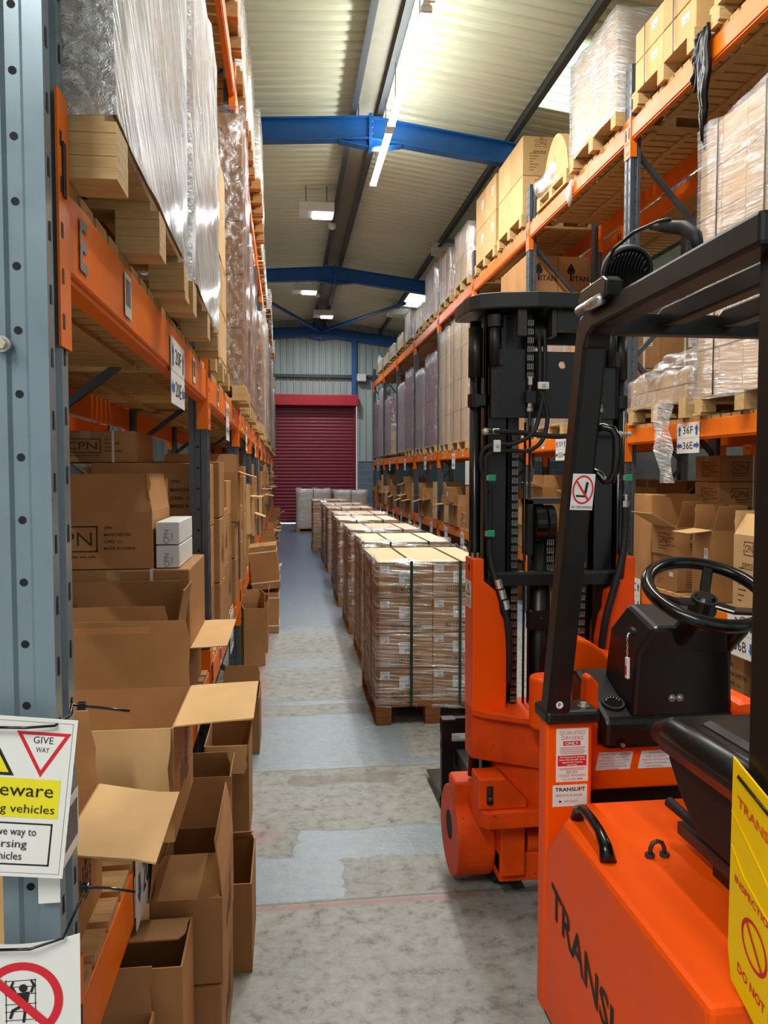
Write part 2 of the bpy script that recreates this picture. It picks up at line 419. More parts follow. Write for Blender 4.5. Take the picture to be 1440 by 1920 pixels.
def inst(me, name, parent=None, loc=(0, 0, 0), rot=(0, 0, 0)):
    o = bpy.data.objects.new(name, me); COL.objects.link(o); o.location = loc; o.rotation_euler = rot
    if parent is not None: o.parent = parent
    return o
ORD = ['first', 'second', 'third', 'fourth', 'fifth', 'sixth', 'seventh', 'eighth', 'ninth', 'tenth', 'eleventh', 'twelfth', 'thirteenth']
# ================================================================ the building
ZS, XR = 6.64, 1.15                      # ridge of the roof sheet
def roof_z(x): return ZS-0.07*(XR-x) if x < XR else ZS-0.135*(x-XR)
def struct(mb, name, **k): return mb.build(name, kind='structure', **k)
struct(MB().box(-7, 9.5, -6, 26.0, -0.06, 0, 'floor_concrete'), 'floor', org=(0, 0, 0))
# corrugated roof lining, two slopes, ribs running up the slope
def sheet(x0, x1, y0, y1, m):
    mb = MB(); ys = []; y = y0
    while y < y1:
        ys += [(y, 0), (y+0.10, 0), (y+0.122, 0.05), (y+0.178, 0.05)]; y += 0.20
    ys.append((y, 0)); n = len(ys)
    vs = [(x0, yy, roof_z(x0)+dz) for yy, dz in ys]+[(x1, yy, roof_z(x1)+dz) for yy, dz in ys]
    mb.add(vs, [(i, n+i, n+i+1, i+1) for i in range(n-1)], m); return mb
struct(sheet(-7, XR, -5, 26, 'roof_cream'), 'ceiling')
struct(sheet(XR, 9.5, -5, 26, 'roof_cream'), 'ceiling')
mb = MB(); a = [(XR-.17, ZS-.045), (XR, ZS-.03), (XR+.17, ZS-.055), (XR+.17, ZS-.06), (XR-.17, ZS-.05)]
mb.prism([(x, -5, z) for x, z in a], (0, 31, 0), 'ridge_grey'); struct(mb, 'trim_1')
# zed purlins along the aisle
for i, x in enumerate((-4.7, -2.7, -0.72, 0.96, 1.31, 3.12, 5.0, 6.9)):
    zt = roof_z(x)-0.01; mb = MB()
    mb.box(x-.008, x+.008, -5, 26, zt-.19, zt, 'purlin_grey')
    mb.box(x-.07, x+.008, -5, 26, zt-.195, zt-.185, 'purlin_grey'); mb.box(x-.008, x+.07, -5, 26, zt-.012, zt-.002, 'purlin_grey')
    struct(mb, 'trim_%d' % (i+2))
# blue portal frames
def rafter_z(x): return 6.385-0.066*(XR-x) if x < XR else 6.385-0.128*(x-XR)
for i, (y, hk) in enumerate(((10.72, .30), (18.4, .30), (25.8, .32))):
    mb = MB()
    for xa, xb in ((-7, XR), (XR, 9.3)):
        za, zb = rafter_z(xa), rafter_z(xb)
        for (o0, o1, w) in ((0, .02, .075), (.02, hk-.02, .006), (hk-.02, hk, .075)):
            mb.prism([(xa, y-w, za-o0), (xb, y-w, zb-o0), (xb, y-w, zb-o1), (xa, y-w, za-o1)], (0, 2*w, 0), 'frame_blue')
    # haunch and end plate at the ridge
    zr = rafter_z(XR)
    for s in (-1, 1):
        mb.prism([(XR, y-.006, zr-hk), (XR+s*.42, y-.006, rafter_z(XR+s*.42)-hk), (XR, y-.006, zr-hk-.10)], (0, .012, 0), 'frame_blue')
        mb.prism([(XR, y-.07, zr-hk-.10), (XR+s*.42, y-.07, rafter_z(XR+s*.42)-hk), (XR+s*.42, y-.07, rafter_z(XR+s*.42)-hk-.015), (XR, y-.07, zr-hk-.115)], (0, .14, 0), 'frame_blue')
    mb.box(XR-.02, XR+.02, y-.085, y+.085, zr-hk-.13, zr+.03, 'frame_blue')
    for q in range(4): mb.cyl((XR-.035, y-.05, zr-.06-.08*q), (XR+.035, y-.05, zr-.06-.08*q), .014, 'frame_blue', 6)
    # purlin cleat
    mb.box(.99, 1.0, y-.04, y+.04, zr-.02, zr+.16, 'frame_blue')
    struct(mb, 'roof_beam')
# wind bracing rods in the last bay
for xa, xb in ((-0.72, XR), (3.12, XR)):
    mb = MB().beam((xa, 20.6, rafter_z(xa)-.06), (xb, 25.6, rafter_z(xb)-.2), .07, .07, 'frame_blue'); struct(mb, 'roof_beam')
# end wall: ribbed cladding over blockwork, blue post, dark rail
mb = MB(); xs = []; x = -7.0
while x < 9.4: xs += [(x, 0), (x+.13, 0), (x+.15, -.03), (x+.19, -.03)]; x += .21
n = len(xs)
def cl(z0, ztop):
    vs = [(x, 25.98+d, z0) for x, d in xs]+[(x, 25.98+d, ztop) for x, d in xs]
    mb.add(vs, [(i, i+1, n+i+1, n+i) for i in range(n-1)], 'cladding_grey')
cl(4.1, 6.7); k0 = [i for i, q in enumerate(xs) if q[0] > 2.25]; xs = [xs[i] for i in k0]; n = len(xs); cl(2.0, 4.1)
xs = [(-7+.21*i+dx, d) for i in range(31) for dx, d in ((0, 0), (.13, 0), (.15, -.03), (.19, -.03))]; xs = [q for q in xs if q[0] < -.42]; n = len(xs); cl(0, 4.1)
mb.box(-7, 9.5, 26.02, 26.1, 4.2, 6.9, 'dark_wall'); mb.box(2.36, 9.5, 26.02, 26.1, 0, 4.2, 'dark_wall')
mb.box(-7, -.42, 26.02, 26.1, 0, 4.2, 'dark_wall')
mb.box(2.36, 9.5, 25.86, 26.02, 0, 2.0, 'block_grey')
mb.box(2.36, 9.5, 25.85, 26.02, 2.0, 2.03, 'purlin_grey')
struct(mb, 'wall_back', org=(0, 0, 0))
struct(MB().box(2.17, 2.30, 25.74, 25.95, 4.15, 6.2, 'frame_blue'), 'trim_20')
struct(MB().box(-7, 9.5, 25.80, 25.95, 4.74, 4.84, 'purlin_grey'), 'trim_21')
struct(MB().box(-7.1, -7, -6, 26, 0, 6.2, 'dark_wall'), 'wall_left')
struct(MB().box(9.5, 9.6, -6, 26, 0, 5.6, 'dark_wall'), 'wall_right')
# roller shutter with its box
mb = MB(); z = 0.05; prof = []
while z < 3.83:
    prof += [(z, 0), (z+.02, -.006), (z+.055, -.018), (z+.09, -.006), (z+.105, 0)]; z += .11
n = len(prof)
mb.add([(-.40, 25.93+d, zz) for zz, d in prof]+[(2.24, 25.93+d, zz) for zz, d in prof], [(i, n+i, n+i+1, i+1) for i in range(n-1)], 'door_maroon', True)
mb.box(-.40, 2.24, 25.90, 25.94, .035, .06, 'dark_steel')
d = struct(mb, 'door_1', org=(1, 25.9, 0))
mb = MB().box(2.22, 2.31, 25.84, 25.98, 0, 3.85, 'door_maroon'); mb.box(-.46, -.38, 25.84, 25.98, 0, 3.85, 'door_maroon')
mb.build('door_frame', d)
mb = MB().box(-.40, 2.36, 25.55, 25.97, 3.82, 4.17, 'header_red', .02); mb.build('shutter_box', d)
# daylight on the yard outside, seen under the shutter
mb = MB().box(-2, 4, 26.2, 30, -.1, -.02, 'daylight_gap'); struct(mb, 'floor_outside')
# clear roof-light panels between the ribs
for i, (x0, x1, y0, y1) in enumerate(((3.18, 5.0, 8.5, 9.95), (3.25, 5.0, 20.6, 22.2))):
    mb = MB(); q = [(x0, y0, roof_z(x0)-.012), (x1, y0, roof_z(x1)-.012), (x1, y1, roof_z(x1)-.012), (x0, y1, roof_z(x0)-.012)]
    vs = []; fs = []; k = 0; y = y0
    while y < y1-.01:
        for yy, dz in ((y, 0), (y+.1, 0), (y+.125, .03), (y+.175, .03)):
            vs += [(x0, yy, roof_z(x0)-.03+dz), (x1, yy, roof_z(x1)-.03+dz)]
        y += .2
    for j in range(len(vs)//2-1): fs.append((2*j, 2*j+1, 2*j+3, 2*j+2))
    mb.add(vs, fs, 'skylight_lit'); struct(mb, 'window_%d' % (i+1))

# ================================================================ lights of the hall
def strip(x, y0, y1, z, label, watts, group='fluorescent strips along the ridge', up=.20):
    t = thing('strip_light', label, 'ceiling light', (x, (y0+y1)/2, z), group)
    MB().box(x-.03, x+.03, y0, y1, z+.035, z+.085, 'white_paint').build('batten', t)
    m = MB()
    for s in (-.028, .028): m.cyl((x+s, y0+.05, z+.012), (x+s, y1-.05, z+.012), .017, 'tube_lit', 10, smooth=True)
    m.build('tube', t)
    for y in (y0+.03, y1-.03): MB().box(x-.05, x+.05, y-.02, y+.02, z-.01, z+.04, 'white_paint').build('lamp_holder', t)
    for y in (y0+.4, y1-.4): MB().cyl((x, y, z+.085), (x, y, roof_z(x)-.02), .006, 'purlin_grey', 6).build('hanger', t)
    l = area_light('tube_light', (0, 0, -.03), .12, y1-y0, watts); l.parent = t
    l = area_light('tube_light', (0, 0, .10), .12, y1-y0, watts*up, rot=(PI, 0, 0)); l.parent = t
    return t
strip(1.30, 7.26, 9.74, 5.85, 'long lit fluorescent strip just before the nearer blue roof beam', TUBE_W)
strip(1.30, 9.84, 11.74, 5.85, 'short lit fluorescent strip passing under the nearer blue roof beam', TUBE_W*.8)
strip(1.30, 4.70, 7.16, 5.85, 'lit fluorescent strip cut by the top edge of the photo', TUBE_W*.72)
for y in (2.15,):
    strip(1.30, y, y+2.45, 5.85, 'lit fluorescent strip over the aisle behind the viewpoint', TUBE_W)
for x in (-3.6, -1.5):
    strip(x, -3.2, -.75, 5.0, 'lit fluorescent strip over the cross aisle behind the viewpoint', TUBE_W*1.3, 'strip lights of the cross aisle')
for x in (-3.2, 6.4):  # unseen strips added to fill the rack backs and roof with light
    for y in (2.0, 9.0, 16.0):
        strip(x, y, y+2.45, 5.4, 'added fill strip, unseen, over a neighbouring aisle', TUBE_FILL_W, 'added fill strips of the side aisles', .7 if y < 12 else .2)
def led(x, y, z, sx, sy, lit, label, watts=0):
    t = thing('box_light', label, 'ceiling light', (x, y, z), 'white box lights under the roof')
    m = MB().box(x-sx/2, x+sx/2, y-sy/2, y+sy/2, z, z+.16, 'white_paint', .01); m.build('housing', t)
    MB().box(x-sx*.1 if lit else x-sx*.4, x+sx*.46, y-sy*.42, y+sy*.42, z-.02, z+.004, 'led_lit' if lit else 'label_white').build('diffuser', t)
    for s in (-.3, .3): MB().cyl((x+s*sx, y, z+.16), (x+s*sx, y, roof_z(x)-.01), .008, 'purlin_grey', 6).build('hanger', t)
    if lit:
        l = area_light('led_light', (sx*.18, 0, -.04), sx*.5, sy*.8, watts, (.92, .97, 1.0)); l.parent = t
led(.56, 13.9, 6.10, .60, .42, True, 'nearest lit box light left of the ridge', LED_W)
led(.50, 19.7, 6.08, .60, .42, True, 'middle box light, just past the second blue roof beam', LED_W)
led(1.12, 23.2, 6.18, .58, .40, True, 'farthest lit box light, nearest the end wall', LED_W)
led(3.30, 16.0, 6.10, .62, .42, False, 'white box light under right purlin above the wrapped pallets')
led(3.25, 21.8, 5.98, .85, .42, False, 'white box light by the far skylight over right rack')
for x, y, z, lab in ((.92, 15.4, 6.33, 'small white round detector nearer than the second blue beam'), (.88, 21.3, 6.33, 'small white round detector beyond the second blue beam')):
    t = thing('smoke_detector', lab, 'detector', (x, y, z), 'round white detectors under the purlin')
    MB().cyl((x, y, z+.05), (x, y, z+.1), .07, 'white_paint', 20).build('base', t)
    m = MB().sphere((x, y, z+.04), .075, 'label_white', 14, (1, 1, .8)); m.build('cover', t)
m = MB().box(2.32, 2.62, 25.60, 25.80, 4.62, 4.86, 'label_white', .02); o = m.build('alarm_box', label='small white box on the rail of the end wall right of the blue post', cat='wall box')

# ================================================================ pallet racking
XL, XRK = -0.37, 2.82
LY = [1.37, 3.93, 6.42, 8.75, 11.05, 13.35, 15.65, 17.95, 20.25, 22.55, 24.85]
RY = [3.61, 6.35, 9.06, 11.78, 14.50, 17.24, 19.98, 22.72, 25.40]
LLEV = [(.55, .685), (2.00, 2.14), (4.58, 4.72)]
RLEV = [(.605, .745), (1.895, 2.015), (4.385, 4.525)]
DEPTH = .88
def post_mesh(s, mat, fine):
    pf = [(0, -.056), (0, -.020), (-.009, -.014), (-.009, .014), (0, .020), (0, .056), (-.030, .056), (-.036, .050), (-.058, .050), (-.064, .056), (-.088, .056),
          (-.088, -.056), (-.064, -.056), (-.058, -.050), (-.036, -.050), (-.030, -.056)]
    pf = [(x*s, y) for x, y in pf]; m = MB()
    m.prism([(x, y, 0) for x, y in (pf if s > 0 else pf[::-1])], (0, 0, 4.98), mat)
    z = .12
    while z < 4.95:
        for yy in (-.037, .037):
            m.prism([(s*.0006, yy-.0055, z+(.012 if yy > 0 else 0)), (s*.0006, yy+.0055, z+(.012 if yy > 0 else 0)), (s*.0006, yy+.004, z+.03+(.012 if yy > 0 else 0)), (s*.0006, yy-.004, z+.03+(.012 if yy > 0 else 0))], (s*.0004, 0, 0), 'hole_black')
        m.disc((-s*.047, -.0508, z+.055), (1, 0, 0), (0, 0, 1), .0065, 'hole_black', 10)
        z += .1
    return m.mesh('post')
def brace_mesh(s, rise, up):
    m = MB(); a, b = (-s*.07, 0, 0 if up else rise), (-s*(DEPTH-.03), 0, rise if up else 0)
    m.beam(a, b, .035, .042, 'brace_grey', up=(0, 1, 0)); return m.mesh('brace')
foot = MB().box(-.10, .02, -.075, .075, 0, .008, 'post_grey').mesh('base_plate')
PM = {1: post_mesh(1, 'post_grey', True), -1: post_mesh(-1, 'post_grey', True), 0: post_mesh(1, 'post_blue_grey', True)}
BM = {(s, u): brace_mesh(s, .60 if s > 0 else .85, u) for s in (1, -1) for u in (True, False)}
def frame(s, x, y, label, group, near=False, zoff=0.03):
    t = thing('rack_upright_frame', label, 'rack frame', (x, y, 0), group)
    for k, dx in enumerate((0, -s*(DEPTH))):
        p = inst(PM[0] if near and s > 0 and k == 0 else PM[s if k == 0 else -s], 'post', t, (dx, 0, 0))
        inst(foot, 'base_plate', p, (0 if (s > 0) == (k == 0) else .08*s*0, 0, 0), (0, 0, 0 if (s > 0) == (k == 0) else PI))
    rise = .60 if s > 0 else .85; z = zoff; up = s > 0
    while z+rise < 4.95:
        inst(BM[(s, up)], 'brace', t, (0, 0, z)); z += rise; up = not up
    return t
for i, y in enumerate(LY): frame(1, XL, y, ('blue-grey scuffed rack post wearing two white safety signs' if i == 0 else 'grey upright frame of the left rack, %s along the aisle' % ORD[i]), 'upright frames of the left rack', i == 0)
for i, y in enumerate(RY): frame(-1, XRK, y, ('grey upright frame at the near end of the right rack' if i == 0 else 'grey upright frame of the right rack, %s from the viewpoint' % ORD[i]), 'upright frames of the right rack', zoff=.05)

def beam_mesh(s, L, z0, z1):
    m = MB(); h = z1-z0
    m.box(-s*.002, -s*.048, 0, L, 0, h, 'beam_orange', .004)
    m.box(-s*.010, -s*.048, .01, L-.01, -.012, .004, 'beam_orange')
    return m.mesh('beam')
def conn_mesh(s, h):
    m = MB(); f = s*.004
    m.box(0, f, -.052, .012, 0, h, 'beam_orange'); m.box(f, -s*.05, .006, .013, .0, h, 'beam_orange')
    for q in range(int(h/.075)): m.box(f, f+s*.0006, -.040, -.028, .03+q*.075, .055+q*.075, 'hole_black')
    m.box(f, f+s*.003, -.03, -.012, h-.17, h-.08, 'rubber_black')
    return m.mesh('connector')
def bar_mesh(s, w=.075, h=.10):
    m = MB(); r = R_(3); m.box(0, s*.0012, -w/2, w/2, 0, h, 'label_white'); y = -w*.4
    while y < w*.4:
        b = r.choice((.0016, .0028, .004)); m.box(s*.0012, s*.0016, y, y+b, h*.25, h*.88, 'ink_black'); y += b+r.choice((.004, .006))
    return m.mesh('barcode_label')
BARM = {1: bar_mesh(1), -1: bar_mesh(-1)}
_bm = {}
LEVN = ['lowest', 'middle', 'top']
def beam(s, x, ya, yb, z0, z1, label, group, ch, czoff, labels=True, cat='rack beam', back=False):
    L = yb-ya-.11; k = (s, round(L, 3), round(z1-z0, 3))
    if k not in _bm: _bm[k] = beam_mesh(s, L, z0, z1)
    o = inst(_bm[k], 'rack_beam', None, (x, ya+.055, z0)); tag(o, label, cat, group)
    kc = ('c', s, ch)
    if kc not in _bm: _bm[kc] = (conn_mesh(s, ch), None)
    if kc+(1,) not in _bm:
        m2 = conn_mesh(s, ch)
        for v in m2.vertices: v.co.y = -v.co.y
        m2.flip_normals(); _bm[kc+(1,)] = m2
    c0 = inst(_bm[kc][0], 'connector', o, (s*.001, -.003, czoff)); c1 = inst(_bm[kc+(1,)], 'connector', o, (s*.001, L+.003, czoff))
    if labels:
        for f in (.22, .78): inst(BARM[s], 'barcode_label', o, (s*.0005, L*f, .02))
    return o
_dk = {}
def deck(x, s, ya, yb, z, mat, label, group):
    L = yb-ya-.13; k = (round(L, 3), mat)
    if k not in _dk:
        m = MB(); y = 0; r = R_(5)
        while y < L-.09:
            m.box(-.005, -DEPTH-.04, y, y+.095, 0, .022, mat); y += .118+r.random()*.004
        for xx in (-.3, -.62): m.box(xx, xx-.06, .05, L-.05, -.016, -.001, mat)
        _dk[k] = m.mesh('slatted_deck')
    o = inst(_dk[k], 'slatted_deck', None, (x, ya+.065, z+.001) if s > 0 else (x+DEPTH+.045, ya+.065, z+.001)); return tag(o, label, 'shelf deck', group)
for i in range(len(LY)-1):
    for l, (z0, z1) in enumerate(LLEV):
        b = 'bay %s from the viewpoint' % ORD[i] if False else '%s bay' % ORD[i]
        ch, cz = ((.42, -.14) if l == 1 else (.36, -.12))
        beam(1, XL, LY[i], LY[i+1], z0, z1, 'orange aisle beam of the left rack, %s level, %s' % (LEVN[l], b), 'orange beams of the left rack', ch, cz, l < 2)
        beam(-1, XL-DEPTH, LY[i], LY[i+1], z0, z1, 'orange rear beam of the left rack, %s level, %s' % (LEVN[l], b), 'orange beams of the left rack', .30, -.1, False)
        deck(XL, 1, LY[i], LY[i+1], z1, 'deck_pale' if l == 1 else 'deck_wood', 'timber slat deck of the left rack, %s level, %s' % (LEVN[l], b), 'slat decks of the left rack')
for i in range(len(RY)-1):
    for l, (z0, z1) in enumerate(RLEV):
        b = '%s bay' % ORD[i]
        beam(-1, XRK, RY[i], RY[i+1], z0, z1, 'orange aisle beam of the right rack, %s level, %s' % (LEVN[l], b), 'orange beams of the right rack', .32, -.15, l < 2)
        beam(1, XRK+DEPTH, RY[i], RY[i+1], z0, z1, 'orange rear beam of the right rack, %s level, %s' % (LEVN[l], b), 'orange beams of the right rack', .30, -.15, False)
        deck(XRK, -1, RY[i], RY[i+1], z1, 'deck_wood', 'timber slat deck of the right rack, %s level, %s' % (LEVN[l], b), 'slat decks of the right rack')
# the rack standing back to back with the right one: near bays only, the rest cannot be seen
XB = XRK+DEPTH+.24
for i in range(0, 4):
    frame(-1, XB, RY[i], 'grey frame of the rack behind the right rack, %s along' % ORD[i], 'upright frames of the rear rack', zoff=.05)
for i in range(0, 3):
    for l in (0, 1, 2):
        beam(-1, XB, RY[i], RY[i+1], RLEV[l][0], RLEV[l][1], 'orange beam of the rack behind the right rack, %s level, %s bay' % (LEVN[l], ORD[i]), 'orange beams of the rear rack', .32, -.15, False)
        deck(XB, -1, RY[i], RY[i+1], RLEV[l][1], 'deck_wood', 'timber slat deck behind the right rack, %s level, %s bay' % (LEVN[l], ORD[i]), 'slat decks of the rear rack')
XB2 = XL-DEPTH-.24
for i in (0, 1, 2):
    frame(1, XB2, LY[i]+.55, 'grey frame of the rack behind the left rack, %s along' % ORD[i], 'upright frames behind the left rack')
for i in (0, 1):
    beam(1, XB2, LY[i]+.55, LY[i+1]+.55, 1.93, 2.05, 'orange beam of the rack behind the left rack, %s bay' % ORD[i], 'orange beams behind the left rack', .3, -.1, False)
# fixing bolts on the near post
t = MB()
t.cyl((-.437, 1.312, 1.851), (-.437, 1.303, 1.851), .013, 'bright_steel', 12); t.cyl((-.437, 1.303, 1.851), (-.437, 1.293, 1.851), .0095, 'brass_steel', 6)
t.build('bolt', label='steel hex bolt on the flank of the near blue-grey post', cat='bolt')
# ================================================================ cartons and pallet loads
_cm = {}
def icons(m, o, ex, ey, w, h, ink='ink_brown', n=4):
    """row of shipping marks: this way up, keep dry, fragile, recycle"""
    o, ex, ey = Vector(o), Vector(ex), Vector(ey); c = w/n
    nz = ex.cross(ey)*.0006
    for i in range(n):
        a = o+ex*(c*i+c*.1)+nz; s = c*.8; t = s*.08
        def q(x0, y0, x1, y1): m.poly([a+ex*(s*x0)+ey*(h*y0), a+ex*(s*x1)+ey*(h*y0), a+ex*(s*x1)+ey*(h*y1), a+ex*(s*x0)+ey*(h*y1)], ink)
        q(0, 0, 1, .11); q(0, .89, 1, 1); q(0, 0, .10, 1); q(.90, 0, 1, 1)
        if i % 4 == 0: q(.24, .2, .38, .8); q(.62, .2, .76, .8); q(.2, .14, .8, .24)
        elif i % 4 == 1: m.poly([a+ex*(s*.15)+ey*(h*.5), a+ex*(s*.85)+ey*(h*.5), a+ex*(s*.68)+ey*(h*.8), a+ex*(s*.32)+ey*(h*.8)], ink); q(.44, .18, .56, .5)
        elif i % 4 == 2: m.poly([a+ex*(s*.3)+ey*(h*.85), a+ex*(s*.42)+ey*(h*.45), a+ex*(s*.58)+ey*(h*.45), a+ex*(s*.7)+ey*(h*.85)], ink); q(.46, .2, .54, .5); q(.33, .14, .67, .2)
        else: m.disc(a+ex*(s*.5)+ey*(h*.5), ex, ey*1, s*.33, ink, 10, s*.2)
def paper(m, o, ex, ey, w, h, code=True):
    o, ex, ey = Vector(o), Vector(ex), Vector(ey); nz = ex.cross(ey)*.0008
    p = lambda x, y, k=1: o+ex*x+ey*y+nz*k
    m.poly([p(0, 0), p(w, 0), p(w, h), p(0, h)], 'label_white')
    if code:
        for i in range(3): m.poly([p(w*.12, h*(.62+.1*i), 1.6), p(w*.8, h*(.62+.1*i), 1.6), p(w*.8, h*(.65+.1*i), 1.6), p(w*.12, h*(.65+.1*i), 1.6)], 'ink_grey')
        for i in range(7): m.poly([p(w*(.45+.06*i), h*.1, 1.6), p(w*(.48+.06*i), h*.1, 1.6), p(w*(.48+.06*i), h*.38, 1.6), p(w*(.45+.06*i), h*.38, 1.6)], 'ink_black')
FACES = {'-y': lambda w, d, h: ((-w/2, -d/2, 0), (1, 0, 0), w), '+x': lambda w, d, h: ((w/2, -d/2, 0), (0, 1, 0), d), '-x': lambda w, d, h: ((-w/2, d/2, 0), (0, -1, 0), d), '+y': lambda w, d, h: ((w/2, d/2, 0), (-1, 0, 0), w)}
UP = Vector((0, 0, 1))
def marks(m, style, w, d, h, faces):
    for fk in faces:
        o, ex, L = FACES[fk](w, d, h); o = Vector(o); ex = Vector(ex)
        if style == 'ship':
            icons(m, o+ex*(L*.22)+UP*(h*.14), ex, UP, L*.58, h*.17)
            paper(m, o+ex*(L*.03)+UP*(h*.73), ex, UP, L*.17, h*.2, True)
            paper(m, o+ex*(L*.38)+UP*(h*.42), ex, UP, L*.24, h*.34, True)
        elif style == 'column':            # print reading up the carton
            icons(m, o+ex*(L*.70)+UP*(h*.24), UP, -ex, h*.5, L*.14)
            for i in range(4): m.poly([o+ex*(L*(.30+.07*i))+UP*(h*.3)+ex.cross(UP)*.0006, o+ex*(L*(.325+.07*i))+UP*(h*.3)+ex.cross(UP)*.0006, o+ex*(L*(.325+.07*i))+UP*(h*(.5+.06*(i % 2)))+ex.cross(UP)*.0006, o+ex*(L*(.30+.07*i))+UP*(h*(.5+.06*(i % 2)))+ex.cross(UP)*.0006], 'ink_brown')
        elif style == 'cpn':
            cpn(m, o+ex*(L*.29)+UP*(h*.30), ex, UP, L*.36, h*.46)
            m.text('www.cpndis.co.uk', o+ex*(L*.46)+UP*(h*.20), ex, UP, h*.05, 'ink_brown', 'C', True, L*.36, .0008)
            for i, s in enumerate(('CPN', 'MANCHESTER', 'C/NO. 1/--', 'MADE IN CHINA')):
                m.text(s, o+ex*(L*.69)+UP*(h*(.70-.12*i)), ex, UP, h*.05, 'ink_brown', 'L', True, off=.0008)
        elif style == 'spec':
            cpn(m, o+ex*(L*.34)+UP*(h*.74), ex, UP, L*.3, h*.18)
            for i in range(7): m.poly([o+ex*(L*.18)+UP*(h*(.14+.07*i))+ex.cross(UP)*.0006, o+ex*(L*(.3+.07*(i % 3)))+UP*(h*(.14+.07*i))+ex.cross(UP)*.0006, o+ex*(L*(.3+.07*(i % 3)))+UP*(h*(.155+.07*i))+ex.cross(UP)*.0006, o+ex*(L*.18)+UP*(h*(.155+.07*i))+ex.cross(UP)*.0006], 'ink_brown')
            icons(m, o+ex*(L*.28)+UP*(h*.56), ex, UP, L*.36, h*.08)
            paper(m, o+ex*(L*.7)+UP*(h*.42), ex, UP, L*.16, h*.12, False)
        elif style == 'titan':
            a = o+ex*(L*.40)+UP*(h*.50)
            flame = [(0, .28), (.05, .18), (.16, .2), (.2, .42), (.1, .72), (.0, .95), (-.1, .72), (-.2, .42), (-.16, .2), (-.05, .18)]
            m.poly([a+ex*(x*h*.5)+UP*(y*h*.34+h*.03)+ex.cross(UP)*.0006 for x, y in flame][::1], 'ink_black')
            m.poly([a+ex*(x*h*.5)+UP*(y*h*.36)+ex.cross(UP)*.0006 for x, y in ((-.05, -.2), (.05, -.2), (.05, .3), (-.05, .3))], 'ink_black')
            m.text('ITAN', a+ex*(h*.045)+UP*(-h*.07), ex, UP, h*.12, 'ink_black', 'L', True, off=.0008)
        elif style == 'tag':
            paper(m, o+ex*(L*.6)+UP*(h*.5), ex, UP, L*.2, h*.25, True)
def cpn(m, o, ex, ey, w, h, ink='ink_brown'):
    """CPN in a frame broken at its left side"""
    o, ex, ey = Vector(o), Vector(ex), Vector(ey); t = min(w, h)*.06; nz = ex.cross(ey)*.0008
    def q(x0, y0, x1, y1): m.poly([o+ex*x0+ey*y0+nz, o+ex*x1+ey*y0+nz, o+ex*x1+ey*y1+nz, o+ex*x0+ey*y1+nz], ink)
    q(0, 0, w, t); q(0, h-t, w, h); q(w-t, 0, w, h); q(0, 0, t, h*.25); q(0, h*.75, t, h)
    q(-w*.05, h*.25, t, h*.25+t); q(-w*.05, h*.75-t, t, h*.75); q(-w*.05, h*.25, -w*.05+t, h*.4); q(-w*.05, h*.6, -w*.05+t, h*.75)
    m.text('CPN', o+ex*(w*.5)+ey*(h*.24), ex, ey, h*.52, ink, 'C', False, w*.80, .0008)
def carton_mesh(w, d, h, style='plain', mat='cardboard', faces=('-y', '+x', '-x'), tape=True, straps=0):
    k = (round(w, 3), round(d, 3), round(h, 3), style, mat, faces, tape, straps)
    if k in _cm: return _cm[k]
    m = MB(); m.box(-w/2, w/2, -d/2, d/2, 0, h, mat, min(.006, h*.04))
    if tape:
        m.box(-w/2-.0004, w/2+.0004, -.024, .024, h-.04, h+.0005, 'tape_buff') if w > d else m.box(-.024, .024, -d/2-.0004, d/2+.0004, h-.04, h+.0005, 'tape_buff')
    marks(m, style, w, d, h, faces)
    for i in range(straps):
        u = (-.27, .27)[i % 2]*w if straps > 1 else .25*w
        m.box(u-.006, u+.006, -d/2-.0015, d/2+.0015, -.0005+.001, h+.0015, 'strap_white')
    _cm[k] = m.mesh('carton'); return _cm[k]
def pallet_geo(w, d, mat, axis='y'):
    """deck + stringers, the nine blocks, and the runners, base at z 0, 0.14 high"""
    k = ('p', round(w, 3), round(d, 3), mat, axis)
    if k in _cm: return _cm[k]
    if axis == 'x':            # bearers running into the rack, deck boards along it
        m = MB(); nb = max(5, int(w/.14)); pitch = w/nb
        for i in range(nb): m.box(-w/2+i*pitch, -w/2+(i+1)*pitch-.02, -d/2, d/2, .120, .140, mat)
        for y in (-d/2+.05, 0, d/2-.05): m.box(-w/2, w/2-.02, y-.05, y+.05, .100, .1195, mat)
        r = MB()
        for y in (-d/2+.05, 0, d/2-.05): r.box(-w/2, w/2, y-.05, y+.05, .001, .020, mat)
        bl = MB()
        for q in range(4): bl.box(-.0502, .0502, -.05-.001*(q % 2), .05+.001*(q % 2), .0002+.020*q, .0195+.020*q, mat)
        _cm[k] = (m.mesh('pallet'), r.mesh('runner'), bl.mesh('block')); return _cm[k]
    m = MB(); nb = max(5, int(d/.14)); pitch = d/nb
    for i in range(nb): m.box(-w/2, w/2, -d/2+i*pitch, -d/2+(i+1)*pitch-.02, .120, .140, mat)
    for x in (-w/2+.05, 0, w/2-.05): m.box(x-.05, x+.05, -d/2, d/2-.02, .100, .1195, mat)
    r = MB()
    for x in (-w/2+.05, 0, w/2-.05): r.box(x-.05, x+.05, -d/2, d/2-.02, .001, .020, mat)
    bl = MB().box(-.05, .05, -.05, .05, 0, .0795, mat)
    _cm[k] = (m.mesh('pallet'), r.mesh('runner'), bl.mesh('block')); return _cm[k]
